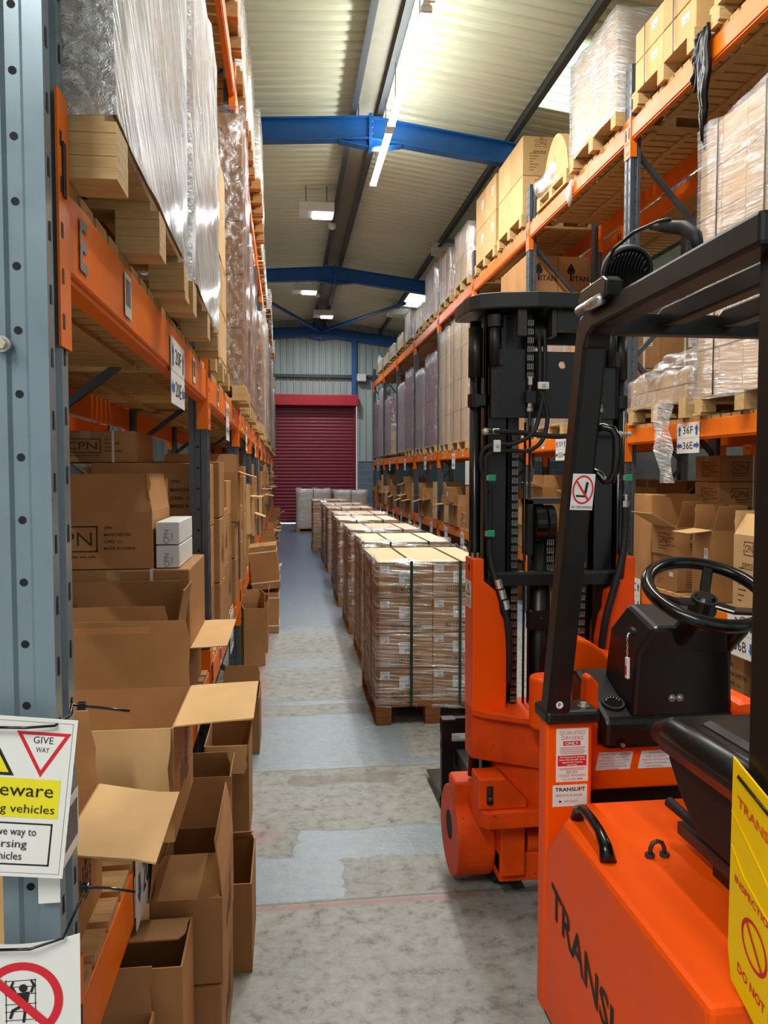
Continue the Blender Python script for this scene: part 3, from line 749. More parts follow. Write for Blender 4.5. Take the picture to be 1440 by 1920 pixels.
def wrap_mesh(w, d, h, seed, mat, drape=.0, z0=-.03, bulge=.012, amp=.008):
    r = R_(seed); m = MB(); nu = 7; per = []
    for a, b, n in (((-1, -1), (1, -1), nu), ((1, -1), (1, 1), nu), ((1, 1), (-1, 1), nu), ((-1, 1), (-1, -1), nu)):
        for i in range(n): per.append((a[0]+(b[0]-a[0])*i/n, a[1]+(b[1]-a[1])*i/n))
    nv = 9; vs = []; P = len(per)
    for j in range(nv+1):
        t = j/nv; z = z0+(h-z0)*t
        for i, (a, b) in enumerate(per):
            mid = 1-max(0, (max(abs(a), abs(b)) == 1) and 0)
            o = bulge+r.random()*amp
            zz = z+(r.uniform(-.02, .05) if j == nv else (r.uniform(-.02, .01) if j == 0 else 0))
            vs.append((a*(w/2+o), b*(d/2+o), zz))
    fs = [(j*P+i, j*P+(i+1) % P, (j+1)*P+(i+1) % P, (j+1)*P+i) for j in range(nv) for i in range(P)]
    if drape > 0:      # film folded over the top edge
        b0 = len(vs)
        for i, (a, b) in enumerate(per): vs.append((a*(w/2)*(1-drape*r.uniform(.5, 1)), b*(d/2)*(1-drape*r.uniform(.5, 1)), h+r.uniform(.004, .03)))
        fs += [(nv*P+i, nv*P+(i+1) % P, b0+(i+1) % P, b0+i) for i in range(P)]
    m.add(vs, fs, mat, True); return m.mesh('stretch_wrap')
def load(label, x, y, z, w, d, h, n, cmat='cardboard', style='plain', fmat=None, seed=1, straps=0, pal='pallet_wood', detail=True, aisle='+x', group=None, top=None, drape=.1, rz=0.0, faces=None, strapmat='strap_green', blocks=True, name='pallet_load', skip=None, axis='x'):
    """pallet + cartons + film + straps, all of which travel together; (x, y) centre, z underside"""
    t = thing(name, label, 'pallet load', (x, y, z), group, rz); ORG[t.name] = Vector((0, 0, 0))
    pm, rm, bm_ = pallet_geo(w+.03, d+.03, pal, axis)
    p = inst(pm, 'pallet', t); inst(rm, 'runner', p)
    if blocks:
        W, D = w+.03, d+.03
        for bx in (-W/2+.05, 0, W/2-.05):
            for by in (-D/2+.05, 0, D/2-.07): inst(bm_, 'block', p, (bx, by, .0202))
    nx, ny, nz = n; cw, cd, chh = w/nx, d/ny, h/nz; r = R_(seed)
    faces = faces or (('-y', '+x') if aisle == '+x' else ('-y', '-x'))
    if detail:
        me = carton_mesh(cw-.004, cd-.004, chh-.004, style, cmat, faces)
        for k in range(nz):
            for i in range(nx):
                for j in range(ny):
                    if not (i in (0, nx-1) or j in (0, ny-1) or k == nz-1): continue
                    if aisle == '+x' and not (i == nx-1 or j == 0): continue
                    if aisle == '-x' and not (i == 0 or j == 0): continue
                    if skip and skip(i, j, k): continue
                    inst(me, 'carton', t, (-w/2+cw*(i+.5)+r.uniform(-.002, .002), -d/2+cd*(j+.5), .141+chh*k))
    else:
        key = ('layer', round(w, 3), round(d, 3), round(chh, 3), nx, ny, cmat)
        if key not in _cm:
            m = MB()
            for i in range(nx):
                for j in range(ny):
                    if i in (0, nx-1) or j in (0, ny-1): m.box(-w/2+cw*i+.003, -w/2+cw*(i+1)-.003, -d/2+cd*j+.003, -d/2+cd*(j+1)-.003, 0, chh-.004, cmat)
            _cm[key] = m.mesh('carton_layer')
        for k in range(nz): inst(_cm[key], 'carton_layer', t, (0, 0, .141+chh*k))
    if top: inst(MB().box(-w/2-.004, w/2+.004, -d/2-.004, d/2+.004, 0, .006, top).mesh('top_sheet'), 'top_sheet', t, (0, 0, .141+h))
    if fmat:
        key = ('w', round(w, 2), round(d, 2), round(h, 2), fmat, seed % 3, drape)
        if key not in _cm: _cm[key] = wrap_mesh(w, d, h, seed % 3+5, fmat, drape)
        inst(_cm[key], 'stretch_wrap', t, (0, 0, .141))
    if straps:
        key = ('st', round(w, 3), round(d, 3), round(h, 3), straps, strapmat)
        if key not in _cm:
            ms = []
            for q in range(straps):
                m = MB(); u = (-.20, .25)[q]*w if straps == 2 else 0; s_ = .009; T = .008 if top else .002
                m.box(u-s_, u+s_, -d/2-.020, -d/2-.017, -.02, h+T, strapmat); m.box(u-s_, u+s_, d/2+.017, d/2+.020, -.02, h+T, strapmat)
                m.box(u-s_, u+s_, -d/2-.020, d/2+.020, h+T, h+T+.002, strapmat); ms.append(m.mesh('strap'))
            m = MB(); s_ = .006
            for u in (-.2*d, .28*d): m.box(-w/2-.02, -w/2-.017, u-s_, u+s_, -.02, h+.008, 'strap_black')
            ms.append(m.mesh('strap')); _cm[key] = ms
        for me in _cm[key]: inst(me, 'strap', t, (0, 0, .141))
    return t
def flap_mesh(L, ln, mat, seed=0):
    """one flap hinged on its long edge: spans x -L/2..L/2, grows along +z, 4 mm board, slightly bowed"""
    m = MB(); r = R_(seed); n = 4; t = .0035; vs = []
    bow = r.uniform(-.012, .012)
    for i in range(n+1):
        z = ln*i/n; y = bow*math.sin(PI*.5*i/n)
        e = .012*i/n*(1 if r.random() > .3 else 0)
        vs += [(-L/2+e, y, z), (L/2-e, y, z), (L/2-e, y+t, z), (-L/2+e, y+t, z)]
    fs = []
    for i in range(n):
        a, b = i*4, i*4+4
        for q in range(4): fs.append((a+q, a+(q+1) % 4, b+(q+1) % 4, b+q))
    fs += [(3, 2, 1, 0), (n*4, n*4+1, n*4+2, n*4+3)]
    m.add(vs, fs, mat); return m.mesh('flap')
def open_carton(label, x0, x1, y0, y1, z0, z1, flaps, style='plain', mat='cardboard', group=None, rz=0.0, faces=('-y', '+x', '-x'), fl=None, seed=0, name='open_carton', ry=0.0, cat='box'):
    """flaps: side -> angle out of the vertical (0 up, 90 level outwards, 160 hanging down)"""
    w, d, h = x1-x0, y1-y0, z1-z0; t = .005
    m = MB()
    for a in ((-w/2, w/2, -d/2, -d/2+t), (-w/2, w/2, d/2-t, d/2), (-w/2, -w/2+t, -d/2+t, d/2-t), (w/2-t, w/2, -d/2+t, d/2-t)):
        m.box(a[0], a[1], a[2], a[3], .001, h, mat)
    m.box(-w/2+t, w/2-t, -d/2+t, d/2-t, .001, .006, 'cardboard_inside')
    marks(m, style, w, d, h, faces)
    o = inst(m.mesh('open_carton'), name, None, ((x0+x1)/2, (y0+y1)/2, z0), (0, ry, rz)); tag(o, label, cat, group)
    ln = fl or min(w, d)/2
    for k, (sd, ang) in enumerate(flaps.items()):
        a = math.radians(ang); L = (w if sd in ('-y', '+y') else d)-.012
        me = flap_mesh(L, ln if not isinstance(ang, tuple) else ang[1], 'cardboard_flap' if ang > 60 else mat, seed+k*7)
        q = inst(me, 'flap', o)
        rzz = {'-y': 0, '+x': PI/2, '+y': PI, '-x': -PI/2}[sd]
        loc = {'-y': (0, -d/2, h), '+y': (0, d/2, h), '+x': (w/2, 0, h), '-x': (-w/2, 0, h)}[sd]
        q.location = loc; q.rotation_euler = (a, 0, rzz)
    return o
def carton(label, x0, x1, y0, y1, z0, z1, style='plain', mat='cardboard', group=None, rz=0.0, faces=('-y', '+x', '-x'), straps=0, tape=True, rx=0.0, ry=0.0, cat='box'):
    me = carton_mesh(x1-x0, y1-y0, z1-z0, style, mat, faces, tape, straps)
    o = inst(me, 'carton', None, ((x0+x1)/2, (y0+y1)/2, z0), (rx, ry, rz)); return tag(o, label, cat, group)
# ================================================================ pallet loads on the left rack
ZM, ZT, ZL = 2.164, 4.744, .709        # tops of the left decks
GL = 'wrapped loads on the middle level of the left rack'
load('silver-wrapped carton load on the nearest pallet of the left middle level', -.775, 1.985, ZM, .94, 1.02, 1.45, (2, 2, 4), 'cardboard', 'plain', 'film_fan', 1, 0, 'pallet_pale', True, '+x', GL, drape=.1)
load('silver-wrapped load, second pallet along the left middle level, ragged film top', -.775, 3.14, ZM, .94, 1.02, 1.12, (2, 2, 3), 'cardboard', 'tag', 'film_fan', 2, 0, 'pallet_pale', True, '+x', GL, drape=.3)
load('unwrapped pale cartons just past the second left post, middle level', -.83, 4.58, ZM, .94, 1.0, 1.15, (2, 3, 4), 'cardboard_light', 'plain', None, 3, 0, 'pallet_pale', True, '+x', GL)
load('tall stack of cartons printed with shipping marks, wrapped, left middle level', -.745, 6.02, ZM, .92, .58, 1.86, (2, 1, 5), 'cardboard', 'column', 'film_dark', 4, 0, 'pallet_pale', True, '+x', GL, drape=.05)
r = R_(11)
for i in range(2, 10):
    for k in range(2):
        y = LY[i]+.62+k*1.10; h = r.choice((1.3, 1.6, 1.9, 2.05)); f = r.choice(('film_up', 'film_blue', 'film_heavy', 'film_dark'))
        load('wrapped carton load, left middle level, %s bay, %s pallet' % (ORD[i], ('nearer', 'farther')[k]), -.80+r.uniform(-.03, .05), y, ZM, .92, .98, h, (2, 2, int(h/.38)), r.choice(('cardboard', 'cardboard_light')), 'tag' if i < 4 else 'plain', f, i*2+k, 0, 'pallet_pale', i < 4, '+x', GL, drape=.2, blocks=i < 5)
GLT = 'wrapped loads on the top level of the left rack'
for i in range(1, 9):
    for k in range(2):
        y = LY[i]+.62+k*1.10; h = (.45, .5, .74, .72, .35, .3, .35, .3, .3, .3)[i]
        load('film-wrapped load high on the left top level, %s bay, %s pallet' % (ORD[i], ('nearer', 'farther')[k]), -.78+r.uniform(-.02, .06), y, ZT, .92, .98, h, (2, 2, 2), 'cardboard_light', 'plain', ('film_heavy', 'film_up')[k], i+k*3, 0, 'pallet_wood', False, '+x', GLT, drape=.35, blocks=i < 4)
# ================================================================ pallet loads on the right rack
ZM, ZT, ZLR = 2.039, 4.549, .769
GR = 'loads on the middle level of the right rack'
load('big pale carton load tightly wrapped, nearest on the right middle level', 3.265, 4.58, ZM, .95, 1.08, 1.74, (3, 4, 6), 'cardboard_light', 'plain', 'film_mid', 1, 2, 'pallet_pale', True, '-x', GR, drape=.3)
t = load('low pallet of torn-open film and flat packs next to the big wrapped load', 3.255, 5.74, ZM, .90, .92, .20, (2, 2, 2), 'cardboard_light', 'plain', 'film_loose', 2, 0, 'pallet_pale', True, '-x', GR, drape=.5)
load('brown carton block strapped in white behind the mast, right middle level', 3.29, 7.2, ZM, .84, 1.1, .78, (2, 2, 2), 'cardboard', 'tag', None, 3, 2, 'pallet_pale', True, '-x', GR, strapmat='strap_white')
load('half-hidden carton load behind the truck mast, right middle level', 3.29, 8.4, ZM, .84, .95, 1.05, (2, 2, 3), 'cardboard', 'plain', 'film_up', 4, 0, 'pallet_pale', True, '-x', GR)
load('tall load of cartons printed with a black flame logo, right middle level', 3.25, 9.78, ZM, .80, 1.10, 2.06, (2, 3, 4), 'cardboard', 'titan', None, 5, 0, 'pallet_pale', True, '-x', GR, drape=.05, faces=('-y',))
load('tall wrapped pale load above the mast top, right middle level, third bay', 3.25, 11.0, ZM, .84, 1.0, 1.9, (2, 3, 5), 'cardboard_light', 'plain', 'film_up', 6, 0, 'pallet_pale', True, '-x', GR)
R_M = [(12.72, 1.2, 2.00, 'cardboard_light', 'film_up', 'tall bluish-wrapped pale load just left of the truck mast, right middle level'),
       (13.88, .9, 1.98, 'cardboard_light', 'film_up', 'tall strapped pale load, second left of the mast, right middle level'),
       (15.25, 1.1, 1.75, 'carton_purple', 'film_dark', 'wrapped purplish load, third left of the mast, right middle level'),
       (16.50, 1.0, 1.62, 'carton_purple', 'film_blue', 'shorter wrapped load, fourth left of the mast, right middle level'),
       (17.95, 1.0, 1.80, 'carton_purple', 'film_dark', 'wrapped purplish load, fifth left of the mast, right middle level'),
       (19.15, 1.1, 1.62, 'carton_purple', 'film_blue', 'stepped wrapped load, sixth left of the mast, right middle level'),
       (20.75, .6, .75, 'cardboard_light', 'film_loose', 'low hooded load under loose clear film, right middle level'),
       (21.85, 1.0, 1.5, 'carton_purple', 'film_dark', 'wrapped purplish load before the last bay, right middle level'),
       (23.35, 1.0, 1.9, 'carton_purple', 'film_blue', 'tall wrapped load in the last bay, right middle level'),
       (24.65, 1.0, 1.7, 'carton_purple', 'film_dark', 'wrapped load nearest the end wall, right middle level')]
for i, (y, d, h, cm_, fm, lab) in enumerate(R_M):
    load(lab, 3.25, y, ZM, .86, d, h, (2, 4 if i < 3 else 3, 4), cm_, 'plain', fm, i, 2 if i < 2 else 0, 'pallet_pale', i < 3, '-x', GR, drape=.2, blocks=i < 5)
GT = 'loads on the top level of the right rack'
load('pale cartons on the top level, right at the upper right corner', 3.26, 4.52, ZT, .92, 1.0, .78, (2, 2, 2), 'cardboard_light', 'plain', None, 1, 2, 'pallet_pale', True, '-x', GT, strapmat='strap_white')
load('pale cartons half covered in film by the top right rack post', 3.26, 5.72, ZT, .92, .95, .46, (2, 2, 2), 'cardboard_light', 'tag', None, 2, 2, 'pallet_pale', True, '-x', GT, strapmat='strap_white')
load('big carton block in shiny clear film, right top level beyond the first post', 3.24, 7.0, ZT, .94, 1.06, .84, (2, 2, 3), 'cardboard_light', 'plain', 'film_heavy', 3, 0, 'pallet_pale', True, '-x', GT, drape=.4)
load('square unwrapped pale cartons two high, right top level beyond the second post', 3.24, 9.72, ZT, .90, 1.06, .92, (2, 2, 2), 'cardboard_light', 'spec', None, 4, 0, 'pallet_pale', True, '-x', GT, faces=('-y',))
load('tall pale cartons with white labels, right top level, third bay far side', 3.24, 10.98, ZT, .88, 1.1, .95, (2, 2, 2), 'cardboard_light', 'tag', None, 5, 0, 'pallet_pale', True, '-x', GT)
R_T = [(12.45, 1.0, .80, 'film_up', 'cardboard_light', 'purplish-wrapped upright load, right top level, fourth bay near side'),
       (13.75, 1.0, .76, 'film_loose', 'cardboard', 'film-wrapped load strapped in green, right top level, fourth bay far side'),
       (15.20, 1.0, .86, 'film_blue', 'cardboard', 'blue-tinted wrapped load topped by a brown carton, right top level'),
       (16.45, 1.0, .42, 'film_loose', 'cardboard_light', 'low heap under crumpled film, right top level, fifth bay'),
       (17.95, .9, .62, 'film_blue', 'cardboard', 'wrapped carton load by the third blue frame, right top level'),
       (19.20, 1.0, .30, 'film_loose', 'cardboard_light', 'low film-covered pallet, right top level, sixth bay'),
       (20.75, 1.0, .30, 'film_blue', 'cardboard_light', 'low film-covered pallet, right top level, seventh bay near side'),
       (21.95, 1.0, .22, 'film_loose', 'cardboard_light', 'low film-covered pallet, right top level, seventh bay far side'),
       (23.45, 1.0, .28, 'film_blue', 'cardboard_light', 'low film-covered pallet, right top level, last bay')]
for i, (y, d, h, fm, cm_, lab) in enumerate(R_T):
    load(lab, 3.24, y, ZT, .88, d, h, (2, 3, 2), cm_, 'plain', fm, i, 1 if i == 1 else 0, 'pallet_pale', i < 3, '-x', GT, drape=.3, blocks=i < 4)
carton('brown carton on the blue-tinted wrapped load, right top level', 2.98, 3.55, 14.95, 15.5, ZT+.141+.87, ZT+.141+1.17, 'plain', 'cardboard')
# bowed cardboard sheet over a pallet of loose film
t = thing('pallet_load', 'bowed brown cardboard sheet over a pallet with crumpled clear film', 'pallet load', (3.25, 8.22, ZT), GT)
pm, rm, bl = pallet_geo(.9, .95, 'pallet_pale'); p = inst(pm, 'pallet', t); inst(rm, 'runner', p)
for bx in (-.40, 0, .40):
    for by in (-.425, 0, .405): inst(bl, 'block', p, (bx, by, .0202))
m = MB(); pr = [(-.40+.8*i/14, .02+.50*math.sin(PI*(i/14))**.55) for i in range(15)]
m.add([(-.40, y, z+.14) for y, z in pr]+[(.40, y, z+.14) for y, z in pr], [(i, i+1, 15+i+1, 15+i) for i in range(14)]+[tuple(range(14, -1, -1)), tuple(range(15, 30))], 'cardboard_light')
inst(m.mesh('bowed_sheet'), 'bowed_sheet', t)
def crumple(sx, sy, sz, seed, mat='film_loose'):
    """crushed sheet of film: a lumpy skirted blob"""
    r = R_(seed); bm2 = bmesh.new(); bmesh.ops.create_icosphere(bm2, subdivisions=4, radius=1.0)
    from mathutils import noise as mn
    for v in bm2.verts:
        p = v.co.copy(); k = 1+.22*mn.noise(p*2.3+Vector((seed, 0, 0)))+.14*mn.noise(p*6+Vector((0, seed, 0)))
        v.co = Vector((p.x*k*sx/2, p.y*k*sy/2, max(p.z*k*sz, -.001)))
    me = bpy.data.meshes.new('film'); bm2.to_mesh(me); bm2.free(); me.materials.append(MATS[mat])
    for q in me.polygons: q.use_smooth = True
    return me
inst(crumple(.55, .75, .42, 4), 'stretch_wrap', t, (-.22, .22, .14))
o = inst(crumple(.80, .9, .17, 9), 'crumpled_film', None, (3.2, 5.72, ZM+.141+.24)); tag(o, 'heap of crumpled clear film on the low torn-open pallet', 'plastic film')
m = MB(); r = R_(8); vs = []; fs = []; n = 9; k = 5
for j in range(n):
    for i in range(k):
        wv = .17-.08*abs(j/n-.3)
        vs.append((2.752+.018*math.sin(j*1.7+i*2.1)+r.uniform(-.006, .006), 5.50+(i/(k-1)-.5)*wv*1.6+.04*math.sin(j*.6), 2.20-.62*j/(n-1)+r.uniform(-.01, .01)))
for j in range(n-1):
    for i in range(k-1): fs.append((j*k+i, j*k+i+1, (j+1)*k+i+1, (j+1)*k+i))
m.add(vs, fs, 'film_heavy', True); m.build('torn_film', label='torn tail of clear film hanging over the right middle beam', cat='plastic film')
# black stretch film hanging from the top beam
m = MB(); r = R_(3)
for q in range(7):
    y0 = 5.02+q*.022; L = .80-.06*abs(q-2)-(.25 if q > 4 else 0); pts = []
    for j in range(10):
        a = j/9; pts.append((2.775+r.uniform(-.012, .012), y0+(.06*a if q > 4 else (5.08-y0)*a*.8)+.012*math.sin(j+q), 4.60-L*a))
    m.tube(pts, .03, 'black_film', 7, [.012, .02, .024, .026, .026, .026, .024, .022, .016, .006])
m.build('black_film_tail', label='twisted black stretch film dangling from the right top beam', cat='plastic film')
for y, z, lab in ((7.6, 4.42, 'white rag of film snagged on the right top beam'),):
    m = MB(); r = R_(5); m.tube([(2.80, y, z+.1), (2.79, y+.03, z), (2.79, y+.02, z-.08), (2.80, y+.05, z-.14)], .02, 'label_white', 7, [.01, .035, .03, .008])
    m.build('film_scrap', label=lab, cat='plastic film')
# white hood of film on the last pallet of the top level
t = MB(); t.tube([(3.0, 24.4, ZT+.06), (2.95, 24.45, ZT+.5), (2.98, 24.75, ZT+.72), (3.05, 25.0, ZT+.5), (3.05, 25.05, ZT+.06)], .06, 'label_white', 8, [.12, .1, .09, .08, .05])
t.build('film_hood', label='pale loop of film standing at the far end of the right top level', cat='plastic film')

# ================================================================ the row of pallets on the floor
GA = 'strapped carton pallets down the middle of the aisle'
AISLE = [(.595, 5.07), (.655, 6.55), (.655, 8.02), (.655, 9.70), (.70, 11.05), (.70, 13.0), (.70, 14.55), (.58, 16.7)]
ALAB = ['nearest strapped pallet on the aisle floor, by the truck mast', 'second strapped pallet from the front of the aisle row', 'third strapped pallet of the aisle row, pinkish top sheet',
        'fourth pallet of the aisle row, wrapped and strapped', 'fifth pallet of the aisle row, counted from the truck', 'sixth pallet of the aisle row, counted from the truck', 'seventh pallet of the aisle row, counted from the truck', 'eighth pallet of the aisle row, just before the farthest one']
for i, (x, y) in enumerate(AISLE):
    load(ALAB[i], x+.36, y+.48, 0, .72, .97, .925, (2, 3, 4), 'cardboard', 'ship', 'film_level', i, 2, 'pallet_wood' if i else 'pallet_rough', i < 5, '-x', GA, 'card_sheet' if i == 0 else 'card_sheet_pink', drape=.03, faces=('-y',), blocks=True, axis='y')
load('farthest silvery wrapped pallet before the red shutter', .78, 22.6, 0, .95, .95, 1.05, (2, 2, 4), 'cardboard_light', 'plain', 'film_heavy', 3, 1, 'pallet_wood', False, '-x', GA, drape=.3)
load('silvery wrapped pallet behind the aisle row, right before the shutter', 1.85, 22.9, 0, .95, .95, 1.0, (2, 2, 4), 'cardboard_light', 'plain', 'film_heavy', 4, 1, 'pallet_wood', False, '-x', GA, drape=.3)

# ================================================================ near shelf, left rack
Z = ZL
open_carton('open carton on the low left shelf behind the give way sign, flap over the beam', -.82, -.415, 1.46, 1.80, Z, .955, {'+x': 97, '+y': -6, '-y': 177, '-x': 25}, 'column', fl=.175, seed=3, faces=('+x',))
open_carton('open carton on the low left shelf, flap level over the sign 20A', -.80, -.285, 2.02, 2.42, Z, 1.005, {'+x': 88, '+y': 2, '-x': 40, '-y': 168}, 'column', fl=.20, seed=5, faces=('+x',))
open_carton('open carton with a tall back flap, third along the near low shelf', -.86, -.40, 2.46, 2.78, Z, .99, {'+y': 4, '-y': 10, '-x': 30}, fl=.20, seed=6)
open_carton('open carton, fourth along the near low shelf', -.90, -.395, 2.82, 3.08, Z, 1.0, {'+y': -3, '+x': 12}, fl=.24, seed=8)
open_carton('carton with a pale flap over the aisle, under the banded carton, near low shelf', -.95, -.40, 3.17, 3.78, Z, .952, {'+x': 89}, fl=.165, seed=10, faces=())
carton('closed carton banded with white strap on the near low shelf', -.95, -.375, 3.14, 3.72, .962, 1.275, 'plain', straps=1, faces=())
open_carton('open carton with big printed logo lying on the banded carton', -1.10, -.515, 3.15, 3.62, 1.278, 1.50, {'-y': -12, '+y': 30, '+x': -4}, 'cpn', fl=.15, seed=9, faces=('-y',))
for k, (z, lab) in enumerate(((1.278, 'small white carton, lower of two by the big logo carton'), (1.370, 'small white carton, upper of two by the big logo carton'))):
    m = MB().box(-.505, -.415, 3.17, 3.60, z, z+.088, 'white_paint', .003); m.text('CPN', (-.455, 3.1692, z+.03), (0, 0, 1), (-1, 0, 0), .02, 'ink_grey', 'C', off=.0006); m.text('CARD', (-.44, 3.1692, z+.03), (0, 0, 1), (-1, 0, 0), .008, 'ink_grey', 'C', off=.0006)
    m.build('white_carton', label=lab, cat='box', group='small white cartons on the near shelf')
open_carton('small open carton beside the second left post with flap over the aisle', -.60, -.29, 3.42+.40, 4.12+.02, .30, .30+.52, {'+x': 84}, fl=.17, seed=2) if False else None
# second rank of cartons seen over the first
GK = 'stacked cartons seen behind the near shelf'
for k, (x0, x1, y0, y1, z0, z1, st, lab) in enumerate((
    (-.92, -.40, 4.02, 4.50, Z, 1.04, 'plain', 'bottom carton of the stack just past the second left post'),
    (-.92, -.40, 4.02, 4.50, 1.042, 1.36, 'cpn', 'second carton up past the second left post, dark print'),
    (-.95, -.40, 4.04, 4.52, 1.362, 1.70, 'cpn', 'third carton up past the second left post, address print'),
    (-1.14, -.94, 4.06, 4.50, Z, 1.68, 'plain', 'tall plain carton deep behind the second left post'),
    (-1.24, -.74, 4.1, 4.6, 1.703, 1.86, 'cpn', 'flat printed carton on top of the deep stack, left'),)):
    carton(lab, x0, x1, y0, y1, z0, z1, st, group=GK, faces=('-y',), straps=2 if k == 4 else 0)
for k, (x0, x1, y0, y1, z0, z1) in enumerate(((-1.22, -1.02, 1.9, 2.5, Z, 1.3), (-1.22, -1.0, 2.55, 3.1, Z, 1.45))):
    carton('plain carton at the back of the near low shelf, %s' % ('nearer' if k == 0 else 'farther'), x0, x1, y0, y1, z0, z1, 'plain')
# cartons on the floor below
GF = 'open cartons on the floor under the left rack'
open_carton('large open carton under the lowest left beam, nearest of all', -.72, -.245, 1.83, 2.04, 0, .50, {'+y': -78, '-x': 30}, fl=.15, seed=12, faces=())
open_carton('low open carton at the bottom edge before the large one', -.75, -.305, 1.46, 1.80, 0, .42, {'+y': 4}, fl=.10, seed=13, faces=())
carton('closed carton under a carton with tall flaps, near left floor', -.52, -.175, 2.06, 2.50, 0, .295, 'column', group=GF, faces=('+x',))
open_carton('open carton with tall flaps standing up, upper of two on the near left floor', -.360, -.172, 2.07, 2.50, .297, .53, {'+y': 12, '+x': -10, '-y': -72, '-x': -4}, 'column', fl=.15, seed=14, faces=('+x',))
open_carton('open flapless carton jutting into the aisle beside the grey floor patch', -.30, -.118, 2.57, 2.90, 0, .30, {'+y': -40}, fl=.08, seed=15, faces=())
open_carton('small open carton on the floor, second along the left aisle edge', -.46, -.235, 3.05, 3.38, 0, .36, {'+x': 6, '+y': 4}, fl=.10, seed=16, faces=())
open_carton('open carton on the floor just before the second left post', -.362, -.168, 3.48, 3.84, 0, .45, {'+x': 10, '-y': 172}, fl=.12, seed=17, faces=())
open_carton('open carton on the floor just past the second left post', -.40, -.160, 4.62, 4.98, 0, .34, {'+y': 4}, fl=.1, seed=18, faces=())
for k in range(3):
    carton('plain carton deep under the lowest near left beam, %s along' % ORD[k], -1.15, -.62, 2.0+.6*k, 2.56+.6*k, 0, .46, 'plain')
open_carton('open carton leaning by the third left post on the floor', -.38, -.20, 6.75, 7.05, 0, .50, {'+x': 5, '+y': 8}, fl=.12, seed=20, rz=.15, faces=())
open_carton('narrow open carton on the floor before the two banded cartons', -.33, -.17, 7.25, 7.7, 0, .47, {'+x': 3, '-y': 12}, fl=.1, seed=21, faces=())
o0 = carton('banded carton on the aisle floor, lower of two', -.335, -.075, 8.15, 8.60, 0, .42, 'plain', straps=0, faces=()) 
o = carton('banded carton tilted on another in the aisle, upper of two', -.345, -.055, 8.14, 8.58, .455, .905, 'plain', faces=(), ry=-.10)
for pz, (x0, x1, y0, y1) in ((.07, (-.337, -.073, 8.148, 8.602)), (.36, (-.337, -.073, 8.148, 8.602))):
    MB().box(-.1322, .1322, -.2272, .2272, pz, pz+.012, 'strap_white').build('packing_band', o0)
for pz in (.07, .38):
    MB().box(-.147, .147, -.222, .222, pz, pz+.012, 'strap_white').build('packing_band', o, org=None)
# ================================================================ far bays of the left rack
r = R_(21)
SHELF = 'cartons on the low shelf of the left rack'
for i in range(1, 10):
    y = LY[i]+(.62 if i == 1 else .09); c = 0
    while y < LY[i+1]-.54:
        w = r.uniform(.32, .46); z = ZL; k = 0; xr = -.385+r.uniform(-.02, .03); top = r.uniform(1.5, 1.86)
        while z < top-.2:
            h = min(r.uniform(.24, .40), top-z)
            lab = '%s carton up in the %s stack of the low left shelf, %s bay' % (ORD[k], ORD[c], ORD[i])
            if r.random() < (.30 if i < 3 else .42) and k > 0:
                open_carton('open-flapped '+lab, xr-.5, xr+.02, y, y+w, z, z+h-.004, {'+x': r.uniform(60, 115), '-y': r.uniform(-14, -2), '+y': r.uniform(-12, -2)}, 'plain', r.choice(('cardboard', 'cardboard_light')), SHELF, fl=r.uniform(.12, .2), seed=int(y*10), faces=())
                z += h; break
            carton('brown '+lab, xr-.5, xr, y, y+w, z, z+h-.004, r.choice(('plain', 'plain', 'column')) if i < 4 else 'plain', group=SHELF, faces=('+x',) if i < 4 else ())
            z += h; k += 1
        y += w+.015; c += 1
GF2 = 'cartons on the floor along the left rack'
for i in range(3, 10):
    y = LY[i]+.15; c = 0
    while y < LY[i+1]-.4:
        w = r.uniform(.34, .5); xr = -.22+r.uniform(-.05, .08); h = r.uniform(.3, .5)
        lab = '%s carton on the floor by the left rack, %s bay' % (ORD[c], ORD[i])
        if r.random() < .45: open_carton('open '+lab, xr-.42, xr, y, y+w, 0, h, {'+x': r.uniform(20, 100), '+y': 5}, group=GF2, fl=.14, seed=c, faces=())
        else: carton('closed '+lab, xr-.42, xr, y, y+w, 0, h, 'plain', group=GF2, faces=(), straps=0)
        y += w+.05; c += 1
# ================================================================ near bay of the right rack, low shelf
Z = ZLR; GN = 'cartons on the low shelf behind the steering wheel'
carton('carton under the big open logo carton, behind the steering wheel', 2.86, 3.27, 5.48, 5.86, Z, 1.028, 'spec', 'cardboard', GN, faces=('-x', '-y'), straps=0)
open_carton('big open logo carton with spread flaps behind the steering wheel', 2.85, 3.27, 5.49, 5.86, 1.031, 1.25, {'-y': 22, '-x': 62, '+y': 0, '+x': 20}, 'cpn', group=GN, fl=.21, seed=31, faces=('-y', '-x'))
open_carton('tall narrow open carton with barcode label, seen through the steering wheel', 2.86, 3.10, 5.0, 5.26, Z, 1.26, {'-x': 93, '-y': 12, '+y': 0, '+x': 8}, 'tag', 'cardboard', GN, fl=.17, seed=32, faces=('-x',))
open_carton('open spec-printed carton right of the steering wheel, by the rear truck post', 2.87, 3.22, 4.42, 4.76, Z, 1.26, {'+y': 8, '-x': -30, '-y': 20}, 'spec', 'cardboard_light', GN, fl=.15, seed=33, faces=('-x',))
for k in range(5):
    carton('logo carton in the stack of five behind, %s up' % ORD[k], 3.30, 3.68, 5.70, 6.05, Z+.204*k, Z+.204*k+.20, 'cpn', group='five logo cartons stacked at the back of the right shelf', faces=('-y', '-x'), straps=1)
carton('plain tall carton between the mast and the open logo carton', 2.87, 3.28, 5.92, 6.24, Z, 1.48, 'plain', faces=())
